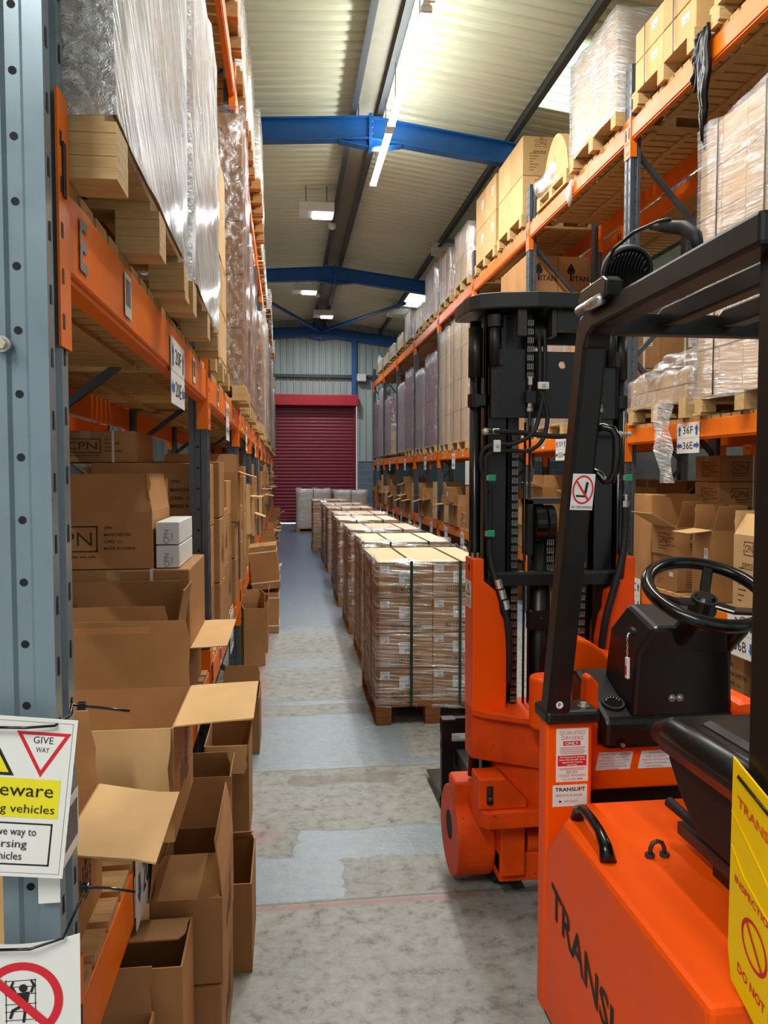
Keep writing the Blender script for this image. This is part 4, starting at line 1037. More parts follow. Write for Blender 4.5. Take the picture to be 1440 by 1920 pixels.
for k in range(2):
    carton('plain carton standing at the near end of the right low shelf, %s' % ('front' if k == 0 else 'back'), 2.88+.42*k, 3.28+.42*k, 3.75, 4.35, Z, 1.3, 'spec', faces=('-x',))
# far bays of the right rack
SR = 'cartons on the low shelf of the right rack'; FR = 'cartons on the floor under the right rack'
for i in range(1, 8):
    y = RY[i]+.1; c = 0
    while y < RY[i+1]-.55:
        if i == 3 and c == 0:
            carton('brown carton carrying the white carton, right low shelf left of the mast', 2.84, 3.3, y, y+.42, ZLR, 1.46, 'plain', 'cardboard', SR, faces=())
            MB().box(2.83, 3.16, y+.02, y+.40, 1.463, 1.84, 'white_paint', .006).build('white_carton', label='white carton on a brown one, right low shelf left of the mast', cat='box')
            y += .44; c += 1
        w = r.uniform(.30, .46); z = ZLR; k = 0; xl = XRK+.03+r.uniform(-.05, .03); top = r.uniform(1.15, 1.65)
        while z < top-.18:
            h = min(r.uniform(.24, .40), top-z); lab = '%s carton up in the %s stack of the low right shelf, %s bay' % (ORD[k], ORD[c], ORD[i])
            mt = r.choice(('cardboard', 'cardboard', 'cardboard_light'))
            if r.random() < .42:
                open_carton('open-flapped '+lab, xl-.03, xl+.5, y, y+w, z, z+h-.004, {'-x': r.uniform(60, 115), '-y': r.uniform(-14, -2), '+y': r.uniform(-12, -2)}, 'plain', mt, SR, fl=r.uniform(.12, .2), seed=int(y*10), faces=())
                z += h; break
            carton('brown '+lab, xl, xl+.5, y, y+w, z, z+h-.004, r.choice(('plain', 'spec', 'tag')) if i < 5 else 'plain', mt, SR, faces=('-x', '-y') if i < 5 else ())
            z += h; k += 1
        y += w+.02; c += 1
    y = RY[i]+.3; c = 0
    while y < RY[i+1]-.6:
        w = r.uniform(.4, .6); h = r.uniform(.25, .5); xl = XRK+.15+r.uniform(0, .1)
        carton('%s carton on the floor under the right rack, %s bay' % (ORD[c], ORD[i]), xl, xl+.5, y, y+w, 0, h, 'plain', group=FR, faces=())
        y += w+r.uniform(.1, .5); c += 1
for k in range(3):
    carton('plain carton on the floor under the right rack behind the seat, %s along' % ORD[k], 2.95, 3.5, 4.0+.75*k, 4.62+.75*k, 0, .52, 'cpn', group=FR, faces=('-x',))
# rear rack filling, seen between the near right shelves
for k, y in enumerate((4.3, 5.2, 6.9, 7.9, 9.8)):
    for l, z in ((0, ZLR), (1, ZM)):
        h = (.95, 1.5)[l]; carton('dark carton block in the rack behind the right rack, %s along, %s level' % (ORD[k], LEVN[l]), XB+.06, XB+.7, y-.4, y+.4, z, z+h*r.uniform(.6, 1), 'plain', group='cartons in the rear rack', faces=(), straps=2)

# ================================================================ bay signs and labels on the beams
def arrow(m, c, ex, ey, s, d, mat='ink_blue'):
    """block arrow, d = direction up/down/left/right in the sign's own plane"""
    c, ex, ey = Vector(c), Vector(ex), Vector(ey)
    a, b = {'u': (ex, ey), 'd': (-ex, -ey), 'r': (-ey, ex), 'l': (ey, -ex)}[d]
    nz = ex.cross(ey)*.0012
    m.poly([c+a*x*s+b*y*s+nz for x, y in ((-.16, -.5), (.16, -.5), (.16, .05), (.34, .05), (0, .5), (-.34, .05), (-.16, .05))], mat)
def bay_sign(s, x, y0, y1, z0, z1, rows, label, group, tilt=0.0):
    ex = Vector((0, s, 0)); m = MB(); w = y1-y0; h = (z1-z0)/len(rows)
    m.box(x, x+s*.002, y0, y1, z0, z1, 'label_white'); xf = x+s*.002; yl = y0 if s > 0 else y1
    for k, (txt, left, right) in enumerate(rows):
        o = Vector((xf, yl, z1-h*(k+1)))
        m.text(txt, o+ex*(w*.5)+UP*(h*.28), ex, UP, h*.46, 'ink_black', 'C', False, w*.44, .0012)
        for q, d in ((.12, left), (.88, right)):
            if d: arrow(m, o+ex*(w*q)+UP*(h*.5), ex, UP, min(h*.7, w*.24), d)
    if len(rows) > 1: m.box(xf, xf+s*.0004, y0, y1, z0+h-.0008, z0+h+.0008, 'ink_grey')
    if tilt:
        c = Vector((x, (y0+y1)/2, z1)); m.xform(Matrix.Translation(c) @ Matrix.Rotation(tilt, 4, 'Y') @ Matrix.Translation(-c))
    return m.build('bay_sign', label=label, cat='sign', group=group)
GSL, GSR = 'bay signs on the left rack', 'bay signs on the right rack'
bay_sign(1, XL+.001, 2.66, 3.00, 1.88, 2.10, (('20F', 'u', 'u'), ('20E', 'l', 'l')), 'white bay sign 20F and 20E hanging from the near left middle beam', GSL)
bay_sign(1, XL+.003, 1.93, 2.24, .535, .712, (('20A', 'd', 'd'),), 'white bay sign 20A hanging from the lowest near left beam', GSL)
bay_sign(1, XL+.006, 5.2, 5.5, .46, .72, (('19C', 'u', 'u'), ('19A', 'd', 'd')), 'white sign with blue arrows by the third left post, lowest beam', GSL)
for i in range(1, 9):
    n = 20-i
    bay_sign(1, XL+.001, LY[i]+1.15, LY[i]+1.42, 1.86, 2.10, (('%dF' % n, 'u', 'u'), ('%dE' % n, 'l', 'l')), 'white bay sign %dF and %dE on the left middle beam' % (n, n), GSL)
bay_sign(-1, XRK-.001, 5.12, 5.43, 1.79, 2.005, (('36F', 'u', 'u'), ('36E', 'l', 'r')), 'white bay sign 36F and 36E on the near right beam', GSR)
bay_sign(-1, XRK-.006, 5.98, 6.24, .52, .80, (('36C', '', 'u'), ('36A', '', 'd')), 'white bay sign 36C and 36A beside the orange mast plate', GSR)
bay_sign(-1, XRK-.006, 4.42, 4.72, .50, .78, (('36D', '', 'u'), ('36B', '', 'd')), 'white bay sign 36D and 36B right of the steering wheel', GSR)
bay_sign(-1, XRK-.001, 7.72, 8.02, 1.78, 2.005, (('35F', 'u', 'u'), ('35E', 'l', 'r')), 'white bay sign 35F and 35E seen between mast and cab post', GSR)
for i in range(2, 8):
    n = 36-i
    bay_sign(-1, XRK-.001, RY[i]+1.2, RY[i]+1.46, 1.72, 1.98, (('%dF' % n, 'u', 'u'), ('%dE' % n, 'l', 'r')), 'white bay sign %dF and %dE on the right middle beam' % (n, n), GSR)
    for q, (a, b) in enumerate((('C', 'A'), ('D', 'B'))):
        y = RY[i]+.5+1.3*q
        bay_sign(-1, XRK-.001, y, y+.26, .42, .70, (('%d%s' % (n, a), 'u', 'u'), ('%d%s' % (n, b), 'd', 'd')), 'white bay sign %d%s and %d%s on the right lowest beam' % (n, a, n, b), GSR)
m = MB()
for i, (z0, z1, q) in enumerate(((.075, .125, 0),)):
    pass
# faded black letter on the near left beam
m.text('E', (XL+.0006, 1.52, 2.025), (0, 1, 0), UP, .09, 'ink_grey', 'L', True, off=.0004); m.build('beam_letter', label='big worn grey letter E stencilled on the near left middle beam', cat='lettering')

# ================================================================ safety signs on the near left post
def plate(center, w, h, rot, base):
    """local frame of a sign: x right, y up in its face; faces the viewer's end of the aisle"""
    c = Vector(center); ex = Vector((math.cos(rot), 0, -math.sin(rot))); ey = Vector((math.sin(rot), 0, math.cos(rot)))
    return c, ex, ey
YS = 1.268; c, ex, ey = plate((-.4265, YS, 1.147), .177, .253, math.radians(6.5), None); ez = Vector((0, -1, 0))
w, h = .177, .253; m = MB()
def pt(x, y, k=0): 
    return c+ex*x+ey*y+ez*(.0004*k)
nx = 12
vs = [pt(-w/2+w*i/nx, yy, 0) for yy in (-h/2, h/2) for i in range(nx+1)]; vs2 = [v+Vector((0, .0012, 0)) for v in vs]; K = len(vs)
m.add(vs+vs2, [(i, i+1, nx+2+i, nx+1+i) for i in range(nx)]+[(K+i, K+nx+1+i, K+nx+2+i, K+i+1) for i in range(nx)]+[(0, nx+1, K+nx+1, K), (nx, K+nx, K+2*nx+1, 2*nx+1)]+[(i, K+i, K+i+1, i+1) for i in range(nx)]+[(nx+1+i, nx+2+i, K+nx+2+i, K+nx+1+i) for i in range(nx)], 'label_white')
def strip_poly(pts, mat, k=1):
    m.poly([pt(x, y, k) for x, y in pts], mat)
def rectp(x0, x1, y0, y1, mat, k=1, n=8):
    for i in range(n):
        a, b = x0+(x1-x0)*i/n, x0+(x1-x0)*(i+1)/n; strip_poly([(a, y0), (b, y0), (b, y1), (a, y1)], mat, k)
def framep(x0, x1, y0, y1, t, mat, k=1):
    rectp(x0, x1, y0, y0+t, mat, k); rectp(x0, x1, y1-t, y1, mat, k); strip_poly([(x0, y0), (x0+t, y0), (x0+t, y1), (x0, y1)], mat, k); strip_poly([(x1-t, y0), (x1, y0), (x1, y1), (x1-t, y1)], mat, k)
def textp(s, x, y, hh, mat, k=3, bold=False, width=None):
    vs, fs, tw = text_geo(s, bold); kk = hh/.69; kx = kk if width is None else width/tw
    m.add([pt(x+(vx-tw/2)*kx, y+vy*kk, k) for vx, vy in vs], fs, mat)
framep(-w/2+.006, w/2-.006, -h/2+.006, h/2-.006, .0007, 'ink_grey')
def tri(cx, cy, s, up, mat, k):
    q = 1 if up else -1; strip_poly([(cx-s, cy-q*s*.8), (cx+s, cy-q*s*.8), (cx, cy+q*s*.95)] if up else [(cx+s, cy+s*.8), (cx-s, cy+s*.8), (cx, cy-s*.95)], mat, k)
tri(.040, .072, .041, False, 'sign_red', 1); tri(.040, .0745, .0315, False, 'label_white', 2)
textp('GIVE', .040, .087, .011, 'ink_black', 3, False, .030); textp('WAY', .040, .073, .008, 'ink_black', 3, False, .020)
tri(-.042, .068, .043, True, 'ink_black', 1); tri(-.042, .0665, .035, True, 'sign_yellow', 2); rectp(-.0445, -.0395, .052, .082, 'ink_black', 3, 1)
rectp(-.072, .072, -.032, .030, 'sign_yellow', 1)
textp('Beware', .0135, .002, .021, 'ink_black', 3, False, .097); textp('reversing vehicles', -.0086, -.024, .0135, 'ink_black', 3, False, .150)
framep(-.070, .066, -.108, -.040, .0026, 'ink_black', 1)
for i, s in enumerate(('Give way to', 'reversing', 'vehicles')): textp(s, (.008, -.007, -.001)[i], -.060-.0195*i, .0125, 'ink_black', 3, False, (.069, .074, .050)[i])
m.build('safety_sign', label='white and yellow give way sign about reversing vehicles on the post', cat='sign')
# lower sign: no climbing on the racking
c, ex, ey = plate((-.4175, YS, .795), .177, .253, math.radians(0.5), None); m = MB()
vs = [pt(-w/2+w*i/nx, yy+(.012*(abs(i-nx/2)/(nx/2))**2 if yy > 0 else 0), 0) for yy in (-h/2, h/2-.012) for i in range(nx+1)]; vs2 = [v+Vector((0, .0012, 0)) for v in vs]
m.add(vs+vs2, [(i, i+1, nx+2+i, nx+1+i) for i in range(nx)]+[(K+i, K+nx+1+i, K+nx+2+i, K+i+1) for i in range(nx)]+[(0, nx+1, K+nx+1, K), (nx, K+nx, K+2*nx+1, 2*nx+1)]+[(i, K+i, K+i+1, i+1) for i in range(nx)]+[(nx+1+i, nx+2+i, K+nx+2+i, K+nx+1+i) for i in range(nx)], 'label_white')
cx, cy, ro, ri = -.002, .022, .064, .051; n = 48
for i in range(n):
    a, b = 2*PI*i/n, 2*PI*(i+1)/n
    strip_poly([(cx+ri*math.cos(a), cy+ri*math.sin(a)), (cx+ro*math.cos(a), cy+ro*math.sin(a)), (cx+ro*math.cos(b), cy+ro*math.sin(b)), (cx+ri*math.cos(b), cy+ri*math.sin(b))], 'sign_red', 2)
for x in (-.024, .020): rectp(x-.0007, x+.0007, cy-.034, cy+.036, 'ink_black', 1, 1)
for y in (-.03, -.016, -.004, .012, .024, .034): rectp(-.026, .022, cy+y-.0006, cy+y+.0006, 'ink_black', 1, 2)
strip_poly([(.002+.0065*math.cos(2*PI*i/14), cy+.022+.0065*math.sin(2*PI*i/14)) for i in range(14)], 'ink_black', 3)
strip_poly([(-.012, cy+.014), (.012, cy+.016), (.008, cy-.006), (-.006, cy-.008)], 'ink_black', 3)
for a_ in (((-.012, .014), (-.018, .026), (-.014, .034), (-.011, .033), (-.014, .026), (-.008, .016)), ((.012, .016), (.016, .026), (.012, .035), (.015, .036), (.020, .026), (.015, .013)),
           ((-.004, -.006), (-.016, -.012), (-.020, -.026), (-.016, -.027), (-.012, -.015), (.000, -.009)), ((.008, -.006), (.006, -.018), (.004, -.034), (.000, -.034), (.002, -.018), (.002, -.008))):
    strip_poly([(x, cy+y) for x, y in a_][::1], 'ink_black', 3)
for i in range(1):
    d = math.radians(135); dx, dy = math.cos(d), math.sin(d); px, py = -dy, dx; q = .0065
    strip_poly([(cx+dx*.057+px*q, cy+dy*.057+py*q), (cx+dx*.057-px*q, cy+dy*.057-py*q), (cx-dx*.057-px*q, cy-dy*.057-py*q), (cx-dx*.057+px*q, cy-dy*.057+py*q)], 'sign_red', 4)
tri(.052, -.088, .034, True, 'sign_red', 1); tri(.052, -.0905, .025, True, 'label_white', 2)
m.build('safety_sign', label='white sign with red no-climbing ring low on the near post', cat='sign')
# cable ties, barcode sleeve
for k, (pts, lab) in enumerate((([(-.47, 1.258, 1.262), (-.40, 1.257, 1.258), (-.358, 1.262, 1.258), (-.345, 1.30, 1.262), (-.352, 1.34, 1.268), (-.338, 1.352, 1.262), (-.30, 1.353, 1.256), (-.262, 1.353, 1.250)], 'black cable tie holding up the give way sign'),
                                ([(-.47, 1.258, .910), (-.40, 1.256, .908), (-.352, 1.262, .918), (-.340, 1.31, .945), (-.338, 1.345, .955), (-.30, 1.352, .948), (-.258, 1.352, .938)], 'black cable tie round the post above the no-climbing sign'))):
    m = MB().tube(pts, .0022, 'black_gloss', 7); p = Vector(pts[-3]); m.box(p.x-.008, p.x+.006, p.y-.006, p.y+.006, p.z-.006, p.z+.006, 'black_gloss', .001)
    m.build('cable_tie', label=lab, cat='cable tie', group='black cable ties on the near post')
m = MB(); m.box(-.3665, -.3655, 1.325, 1.42, 1.0, 1.10, 'label_white'); m.box(-.40, -.366, 1.302, 1.303, .955, 1.03, 'label_white')
y = 1.335
while y < 1.41: m.box(-.3655, -.3650, y, y+.004, 1.02, 1.085, 'ink_black'); y += .008
m.build('barcode_sleeve', label='white barcode sticker folded round the near post behind the sign', cat='sticker')
# ================================================================ the articulated forklift truck
FT = thing('forklift_truck', 'orange and black articulated forklift truck filling the right foreground', 'forklift', (1.05, 2.2, 0))
OR, BK, WN = 'truck_orange', 'truck_black', 'truck_orange_worn'
XS = .735                                     # left flank of the truck
# --- rear body and hood
m = MB(); Y0 = 1.265
vs = [(XS, Y0, .09), (1.42, Y0, .09), (1.42, 2.149, .09), (XS, 2.149, .09), (XS, 2.149, .56), (XS, 2.005, .707), (XS, Y0, .707), (1.42, Y0, .707), (1.42, 2.135, .707), (.845, 2.135, .707)]
m.add(vs, [(3, 2, 1, 0), (0, 6, 5, 4, 3), (4, 5, 9), (3, 4, 9, 8, 2), (2, 8, 7, 1), (1, 7, 6, 0), (6, 7, 8, 9, 5)], OR)
hood = m.build('hood', FT, bevel=.014)
m = MB(); m.prism([(x, y, .05) for x, y in ((XS+.02, 1.29), (1.40, 1.29), (1.40, 2.2), (XS+.02, 2.2))], (0, 0, .035), BK); m.build('chassis', FT)
m = MB().box(.875, 1.42, 2.335, 2.36, .07, .67, BK); m.box(.875, 1.42, 2.15, 2.335, .07, .10, BK); m.build('footwell', FT)
m = MB().box(XS, .875, 2.150, 2.215, .08, .936, OR); col = m.build('front_pillar', FT, bevel=.010)
m = MB()
for x in (.83, 1.33): m.cyl((x-.07, 1.62, .16), (x+.07, 1.62, .16), .158, 'rubber_black', 28)
m.build('rear_tyre', FT)
# TRANSLIFT along the flank
m = MB(); x = 0; m.text('TRANSLIFT', (XS-.0015, 2.083, .424), (0, -1, -.185), UP, .082, 'ink_black', 'L', True, .64, .0); m.build('lettering', hood, label='bold black capitals along the orange flank')
m = MB(); m.tube([(.785, 2.03, .706), (.785, 2.02, .735), (.785, 1.985, .752), (.782, 1.92, .755), (.778, 1.86, .752), (.773, 1.81, .738), (.772, 1.79, .706)], .013, 'black_gloss', 10, [.019, .016, .014, .013, .013, .016, .021])
m.build('grab_handle', hood, label='black curved grab handle')
m = MB(); m.tube([(.902-.018, 1.80, .708), (.902-.018, 1.80, .728), (.902-.012, 1.80, .742), (.902, 1.80, .747), (.902+.012, 1.80, .742), (.902+.018, 1.80, .728), (.902+.018, 1.80, .708)], .0055, 'dark_steel', 8)
for s in (-1, 1): m.cyl((.902+s*.019, 1.80, .706), (.902+s*.019, 1.80, .717), .012, 'dark_steel', 6)
m.build('lifting_eye', hood, label='steel lifting eye')
# --- stickers of the pillar
def st(m, x0, x1, z0, z1, y, mat, k=1): m.box(x0, x1, y-.0004*k, y, z0, z1, mat)
YP = 2.150; m = MB(); st(m, .766, .862, .762, .918, YP, 'label_white')
def tx(m, s, x, z, h, mat, w=None, bold=False, y=YP, k=3, al='C'): m.text(s, (x, y-.0004*k, z), (1, 0, 0), UP, h, mat, al, bold, w)
tx(m, 'QUALIFIED', .814, .900, .0105, 'ink_pink', .078); tx(m, 'DRIVERS', .814, .885, .0105, 'ink_pink', .064)
st(m, .787, .838, .868, .881, YP, 'sign_red', 2); tx(m, 'ONLY', .8125, .8705, .0085, 'label_white', .040, True, k=4)
for i in range(4): st(m, .776+.003*(i % 2), .852-.003*(i % 2), .8605-.0055*i, .8625-.0055*i, YP, 'ink_pink', 2)
st(m, .771, .857, .808, .839, YP, 'sign_red', 2)
for i, s in enumerate(('All Operators should', 'have the benefit of an', 'approved course', 'and test.')): tx(m, s, .814, .832-.0074*i, .0046, 'label_white', (.074, .078, .06, .03)[i], True, k=4)
st(m, .775, .853, .8005, .8022, YP, 'ink_pink', 2); st(m, .779, .849, .7965, .7980, YP, 'ink_pink', 2)
tx(m, 'BENDI', .814, .787, .0075, 'ink_pink', .032); tx(m, 'TRUCK TRAINING', .814, .777, .007, 'ink_pink', .078); tx(m, 'Tel: 01527', .806, .767, .0045, 'ink_grey', .042); st(m, .829, .846, .768, .771, YP, 'ink_grey', 2)
m.build('driver_sticker', col, label='white and red qualified drivers only sticker')
m = MB(); st(m, .757, .860, .690, .753, YP, 'label_white'); tx(m, 'TRANSLIFT', .809, .735, .010, 'ink_black', .09, True); tx(m, 'SERVICE & SALES', .806, .720, .006, 'ink_grey', .08); tx(m, '(01527)', .812, .702, .006, 'ink_grey', .04); st(m, .776, .783, .702, .707, YP, 'ink_black', 2)
m.build('maker_sticker', col, label='small white maker sticker')
# --- overhead guard
cap = MB().box(XS-.006, .888, 2.125, 2.245, .936, .975, BK, .010); cap = cap.build('pillar_cap', FT)
m = MB().cyl((.852, 2.165, .974), (.852, 2.165, .978), .017, 'chain_steel', 16); m.cyl((.852, 2.165, .978), (.852, 2.165, .988), .011, 'brass_steel', 6); m.build('bolt', cap)
m = MB(); m.disc((.764, 2.1192, .996), (1, 0, 0), UP, .0105, 'label_white', 20); m.text('P', (.764, 2.1186, .9905), (1, 0, 0), UP, .011, 'ink_black', 'C', True); m.build('badge', cap, label='round white badge with a P')
def poly_beam(m, pts, w, h, mat, c=.008):
    for a, b in zip(pts[:-1], pts[1:]): m.beam(a, b, w, h, mat, c=c, up=(0, 0, 1) if abs((Vector(b)-Vector(a)).normalized().z) < .8 else (0, 1, 0))
m = MB(); m.beam((.766, 2.162, .972), (.7905, 1.981, 2.005), .067, .071, BK, up=(0, 1, 0), c=.010); fp = m.build('guard_front_post', FT)
# bend and roof rail: one prism from the side profile
m = MB(); pr = [(2.024, 1.965), (2.014, 2.015), (1.985, 2.050), (1.94, 2.066), (1.20, 2.074), (1.20, 2.016), (1.90, 2.010), (1.935, 1.995), (1.950, 1.965)]
m.prism([(.757, y, z) for y, z in pr], (.068, 0, 0), BK); m.build('guard_side_rail', FT, bevel=.008)
m = MB(); m.box(.802, .872, 1.205, 1.275, .70, 2.06, BK, .008); m.build('guard_rear_post', FT)
for x in (.970, 1.135, 1.30):
    m = MB(); pr2 = [(1.965, 2.03), (1.955, 2.052), (1.92, 2.070), (1.25, 2.080), (1.25, 2.030), (1.88, 2.020)]
    m.prism([(x-.022, y, z) for y, z in pr2], (.044, 0, 0), BK); m.build('guard_roof_bar', FT, bevel=.006)
m = MB().box(.80, 1.43, 1.945, 1.985, 2.005, 2.060, BK, .006); m.build('guard_crossbar', FT)
m = MB().box(.80, 1.43, 1.205, 1.25, 2.03, 2.076, BK, .006); m.build('guard_crossbar', FT)
m = MB(); m.prism([(1.37, y, z) for y, z in pr], (.068, 0, 0), BK); m.beam((1.41, 2.162, .80), (1.404, 1.985, 1.985), .068, .072, BK, up=(0, 1, 0), c=.01); m.build('guard_side_rail', FT)
m = MB().box(1.37, 1.438, 1.205, 1.275, .70, 2.06, BK, .008); m.build('guard_rear_post', FT)
m = MB().tube([(.815, 2.030, 1.765), (.838, 2.012, 1.772), (.858, 2.0, 1.765), (.866, 1.995, 1.745), (.867, 1.995, 1.70), (.866, 2.0, 1.655), (.858, 2.008, 1.632), (.846, 2.02, 1.628), (.836, 2.03, 1.645), (.815, 2.045, 1.66)], .0115, 'black_gloss', 10)
m.build('grab_handle', fp, label='black loop handle')
# no-handle sticker
m = MB(); a = Vector((.783, 2.0150, 1.600)); dirz = (Vector((.790, 1.985, 1.985))-Vector((.766, 2.162, .972))).normalized(); nz = Vector((0, -1, -.1755)).normalized(); dirx = dirz.cross(nz).normalized()*-1
if dirx.x < 0: dirx = -dirx
def sp(x, y, k): return a+dirx*x+dirz*y+nz*(.0006*k+.0008)
m.poly([sp(-.031, -.049, 0), sp(.031, -.049, 0), sp(.031, .049, 0), sp(-.031, .049, 0)], 'label_white')
n = 36
for i in range(n):
    p, q = 2*PI*i/n, 2*PI*(i+1)/n
    m.poly([sp(.0245*math.cos(p), .006+.034*math.sin(p), 1), sp(.029*math.cos(p), .006+.039*math.sin(p), 1), sp(.029*math.cos(q), .006+.039*math.sin(q), 1), sp(.0245*math.cos(q), .006+.034*math.sin(q), 1)], 'sign_red')
m.poly([sp(.003, -.006, 2), sp(.010, -.006, 2), sp(.014, .026, 2), sp(.007, .028, 2)], 'ink_black'); m.poly([sp(-.018, -.013, 2), sp(.008, -.014, 2), sp(.008, -.009, 2), sp(-.018, -.008, 2)], 'ink_black')
m.poly([sp(-.022, .028, 3), sp(-.018, .031, 3), sp(.019, -.020, 3), sp(.014, -.023, 3)], 'sign_red')
b = len(m.v); m.text('NO CAB HANDLE', (0, 0, 0), (1, 0, 0), (0, 1, 0), .006, 'ink_grey', 'C', True, .056); m.v[b:] = [tuple(sp(v[0], v[1]-.0435, 2)) for v in m.v[b:]]
m.build('handle_sticker', fp, label='white sticker with red ring, NO CAB HANDLE')
# warning lamp, ribbed reversing light and its cable
m = MB(); A = Vector((.768, 1.935, 2.108)); m.prism([(.735, 1.77, 2.058), (.735, 1.94, 2.058), (.735, 1.94, 2.088), (.735, 1.925, 2.105), (.735, 1.79, 2.110), (.735, 1.765, 2.095)], (.045, 0, 0), 'black_gloss')
lamp = m.build('warning_lamp', FT, bevel=.005)
m = MB().cyl((.737, 1.79, 2.058), (.737, 1.93, 2.056), .014, 'bright_steel', 12, smooth=True); m.build('lamp_glass', lamp, label='silvery tube lens')
m = MB(); ax = Vector((-.10, -.86, -.42)).normalized(); c0 = Vector((.868, 1.96, 2.172)); u = ax.cross(UP).normalized(); v = u.cross(ax)
rings = [(0, .030), (.0, .052), (.012, .062), (.030, .063), (.034, .058), (.034, .054)]
prof = [(-.035, .0), (-.034, .030), (-.022, .052), (0, .062), (.022, .064), (.030, .062), (.032, .056), (.026, .054), (.026, 0)]
nn = 32; vs = []; 
for t_, rr in prof: vs += [c0+ax*t_+(u*math.cos(2*PI*i/nn)+v*math.sin(2*PI*i/nn))*max(rr, .0005) for i in range(nn)]
fs = [(j*nn+i, j*nn+(i+1) % nn, (j+1)*nn+(i+1) % nn, (j+1)*nn+i) for j in range(len(prof)-1) for i in range(nn)]
m.add(vs, fs, 'rubber_black', True)
for q in range(13):
    xx = -.052+q*.0087; hh = math.sqrt(max(.0001, .054**2-xx**2))
    pts = [c0+ax*(.028+.006*math.cos(j/8*PI-PI/2))+u*(xx+.014*math.sin(j/8*PI))+v*(-hh+2*hh*j/8) for j in range(9)]
    m.tube(pts, .0026, 'black_gloss', 6)
m.build('round_light', FT, label='round black ribbed light')
m = MB().tube([(.768, 1.86, 2.107), (.775, 1.865, 2.145), (.782, 1.83, 2.185), (.795, 1.75, 2.200), (.808, 1.66, 2.196), (.815, 1.62, 2.190)], .0042, BK, 8); m.build('cable', lamp)
m = MB().tube([(.808, 1.69, 2.195), (.818, 1.64, 2.180), (.826, 1.58, 2.160), (.832, 1.54, 2.130), (.832, 1.53, 2.105)], .013, 'rubber_black', 9, [.007, .013, .015, .014, .011]); m.build('cable_boot', lamp)
m = MB(); m.box(.87, .92, 1.94, 1.975, 2.061, 2.066, 'label_white'); m.build('bracket', FT)
# --- bulkhead with its two notices, console, tower, wheel
m = MB(); m.prism([(x, 2.30, z) for x, z in ((.875, .62), (.905, .62), (.935, .668), (1.42, .668), (1.42, .81), (.955, .81), (.955, 1.0), (.93, 1.03), (.915, 1.02), (.91, .93), (.875, .92))], (0, .05, 0), OR); bh = m.build('bulkhead', FT, bevel=.008)
YB = 2.2995
def para(m, x0, w, z0, z1, y): m.poly([(x0, y, z0), (x0+w, y, z0), (x0+w+.012, y, z1), (x0+.012, y, z1)], 'label_white')
m = MB(); para(m, .945, .112, .731, .787, YB)
for i, (s, hh, ww) in enumerate((('IMPORTANT NOTICE', .0075, .10), ('TO REDUCE CAPACITY', .005, .08), ('MAKE THIS SPECIFICATION', .005, .1), ('TO BE USED WHOLLY', .005, .08), ('THEY BECOME DAMAGED', .005, .09), ('OR WORN', .005, .04))): m.text(s, (1.007-.001*i, YB-.0008, .776-.009*i+(0 if i else .0)), (1, 0, 0), UP, hh, 'ink_pink' if i else 'ink_grey', 'C', False, ww)
m.build('notice_sticker', bh, label='white slanted notice reading IMPORTANT NOTICE')
m = MB(); para(m, 1.083, .112, .731, .787, YB)
for i, (s, ww) in enumerate((('WARNING', .055), ('KEEP ALL BODY', .07), ('PARTS INSIDE CAB', .085), ('WHEN STACKING', .075), ('OR DRIVING', .055))): m.text(s, (1.145-.0015*i, YB-.0008, .776-.0105*i), (1, 0, 0), UP, .0068 if i == 0 else .0058, 'ink_pink' if i else 'ink_grey', 'C', False, ww)
m.build('notice_sticker', bh, label='white slanted notice reading WARNING')
m = MB(); m.prism([(.960, y, z) for y, z in ((2.262, .806), (2.258, .885), (2.275, .905), (2.34, .928), (2.52, .992), (2.56, .98), (2.56, .806))], (.455, 0, 0), BK); con = m.build('console', FT, bevel=.016)
m = MB().cyl((1.012, 2.262, .825), (1.012, 2.252, .825), .013, 'black_gloss', 16); m.cyl((1.012, 2.253, .825), (1.012, 2.247, .825), .007, 'bright_steel', 10); m.build('screw', con)
m = MB(); nrm = Vector((0, -.33, .944)); g = Vector((1.015, 2.335, .929)); gx = Vector((1, 0, 0)); gy = nrm.cross(gx)
m.cyl(g-nrm*.01, g+nrm*.006, .036, 'rubber_black', 24); m.disc(g+nrm*.0065, gx, gy, .029, 'black_gloss', 24)
for i in range(7):
    a_ = math.radians(20+23*i); m.poly([g+nrm*.007+(gx*math.cos(a_)+gy*math.sin(a_))*r1+(gx*-math.sin(a_)+gy*math.cos(a_))*s for r1, s in ((.02, -.0008), (.026, -.0008), (.026, .0008), (.02, .0008))], 'label_white')
m.build('gauge', con, label='round black gauge')
m = MB(); tw = [(1.052, 2.30, .90), (1.385, 2.30, .90), (1.360, 2.275, 1.10), (1.335, 2.25, 1.185), (1.150, 2.25, 1.195), (1.062, 2.285, 1.15)]
bot = [(1.052, 2.28, .88), (1.385, 2.28, .88), (1.385, 2.52, .88), (1.052, 2.52, .88)]; mid = [(1.058, 2.262, 1.10), (1.365, 2.262, 1.10), (1.365, 2.47, 1.14), (1.058, 2.47, 1.14)]; top = [(1.10, 2.235, 1.185), (1.335, 2.235, 1.185), (1.335, 2.42, 1.23), (1.10, 2.42, 1.23)]
vs = bot+mid+top; m.add(vs, [(3, 2, 1, 0), (8, 9, 10, 11)]+[(a+i, a+(i+1) % 4, a+4+(i+1) % 4, a+4+i) for a in (0, 4) for i in range(4)], BK); tower = m.build('steering_tower', FT, bevel=.014)
m = MB()
for x in (1.178, 1.203): m.cyl((x, 2.276, .958), (x, 2.270, .958), .0115, 'ink_grey', 16); m.sphere((x, 2.270, .958), .008, 'bright_steel', 10, (1, .6, 1))
m.build('screw', tower)
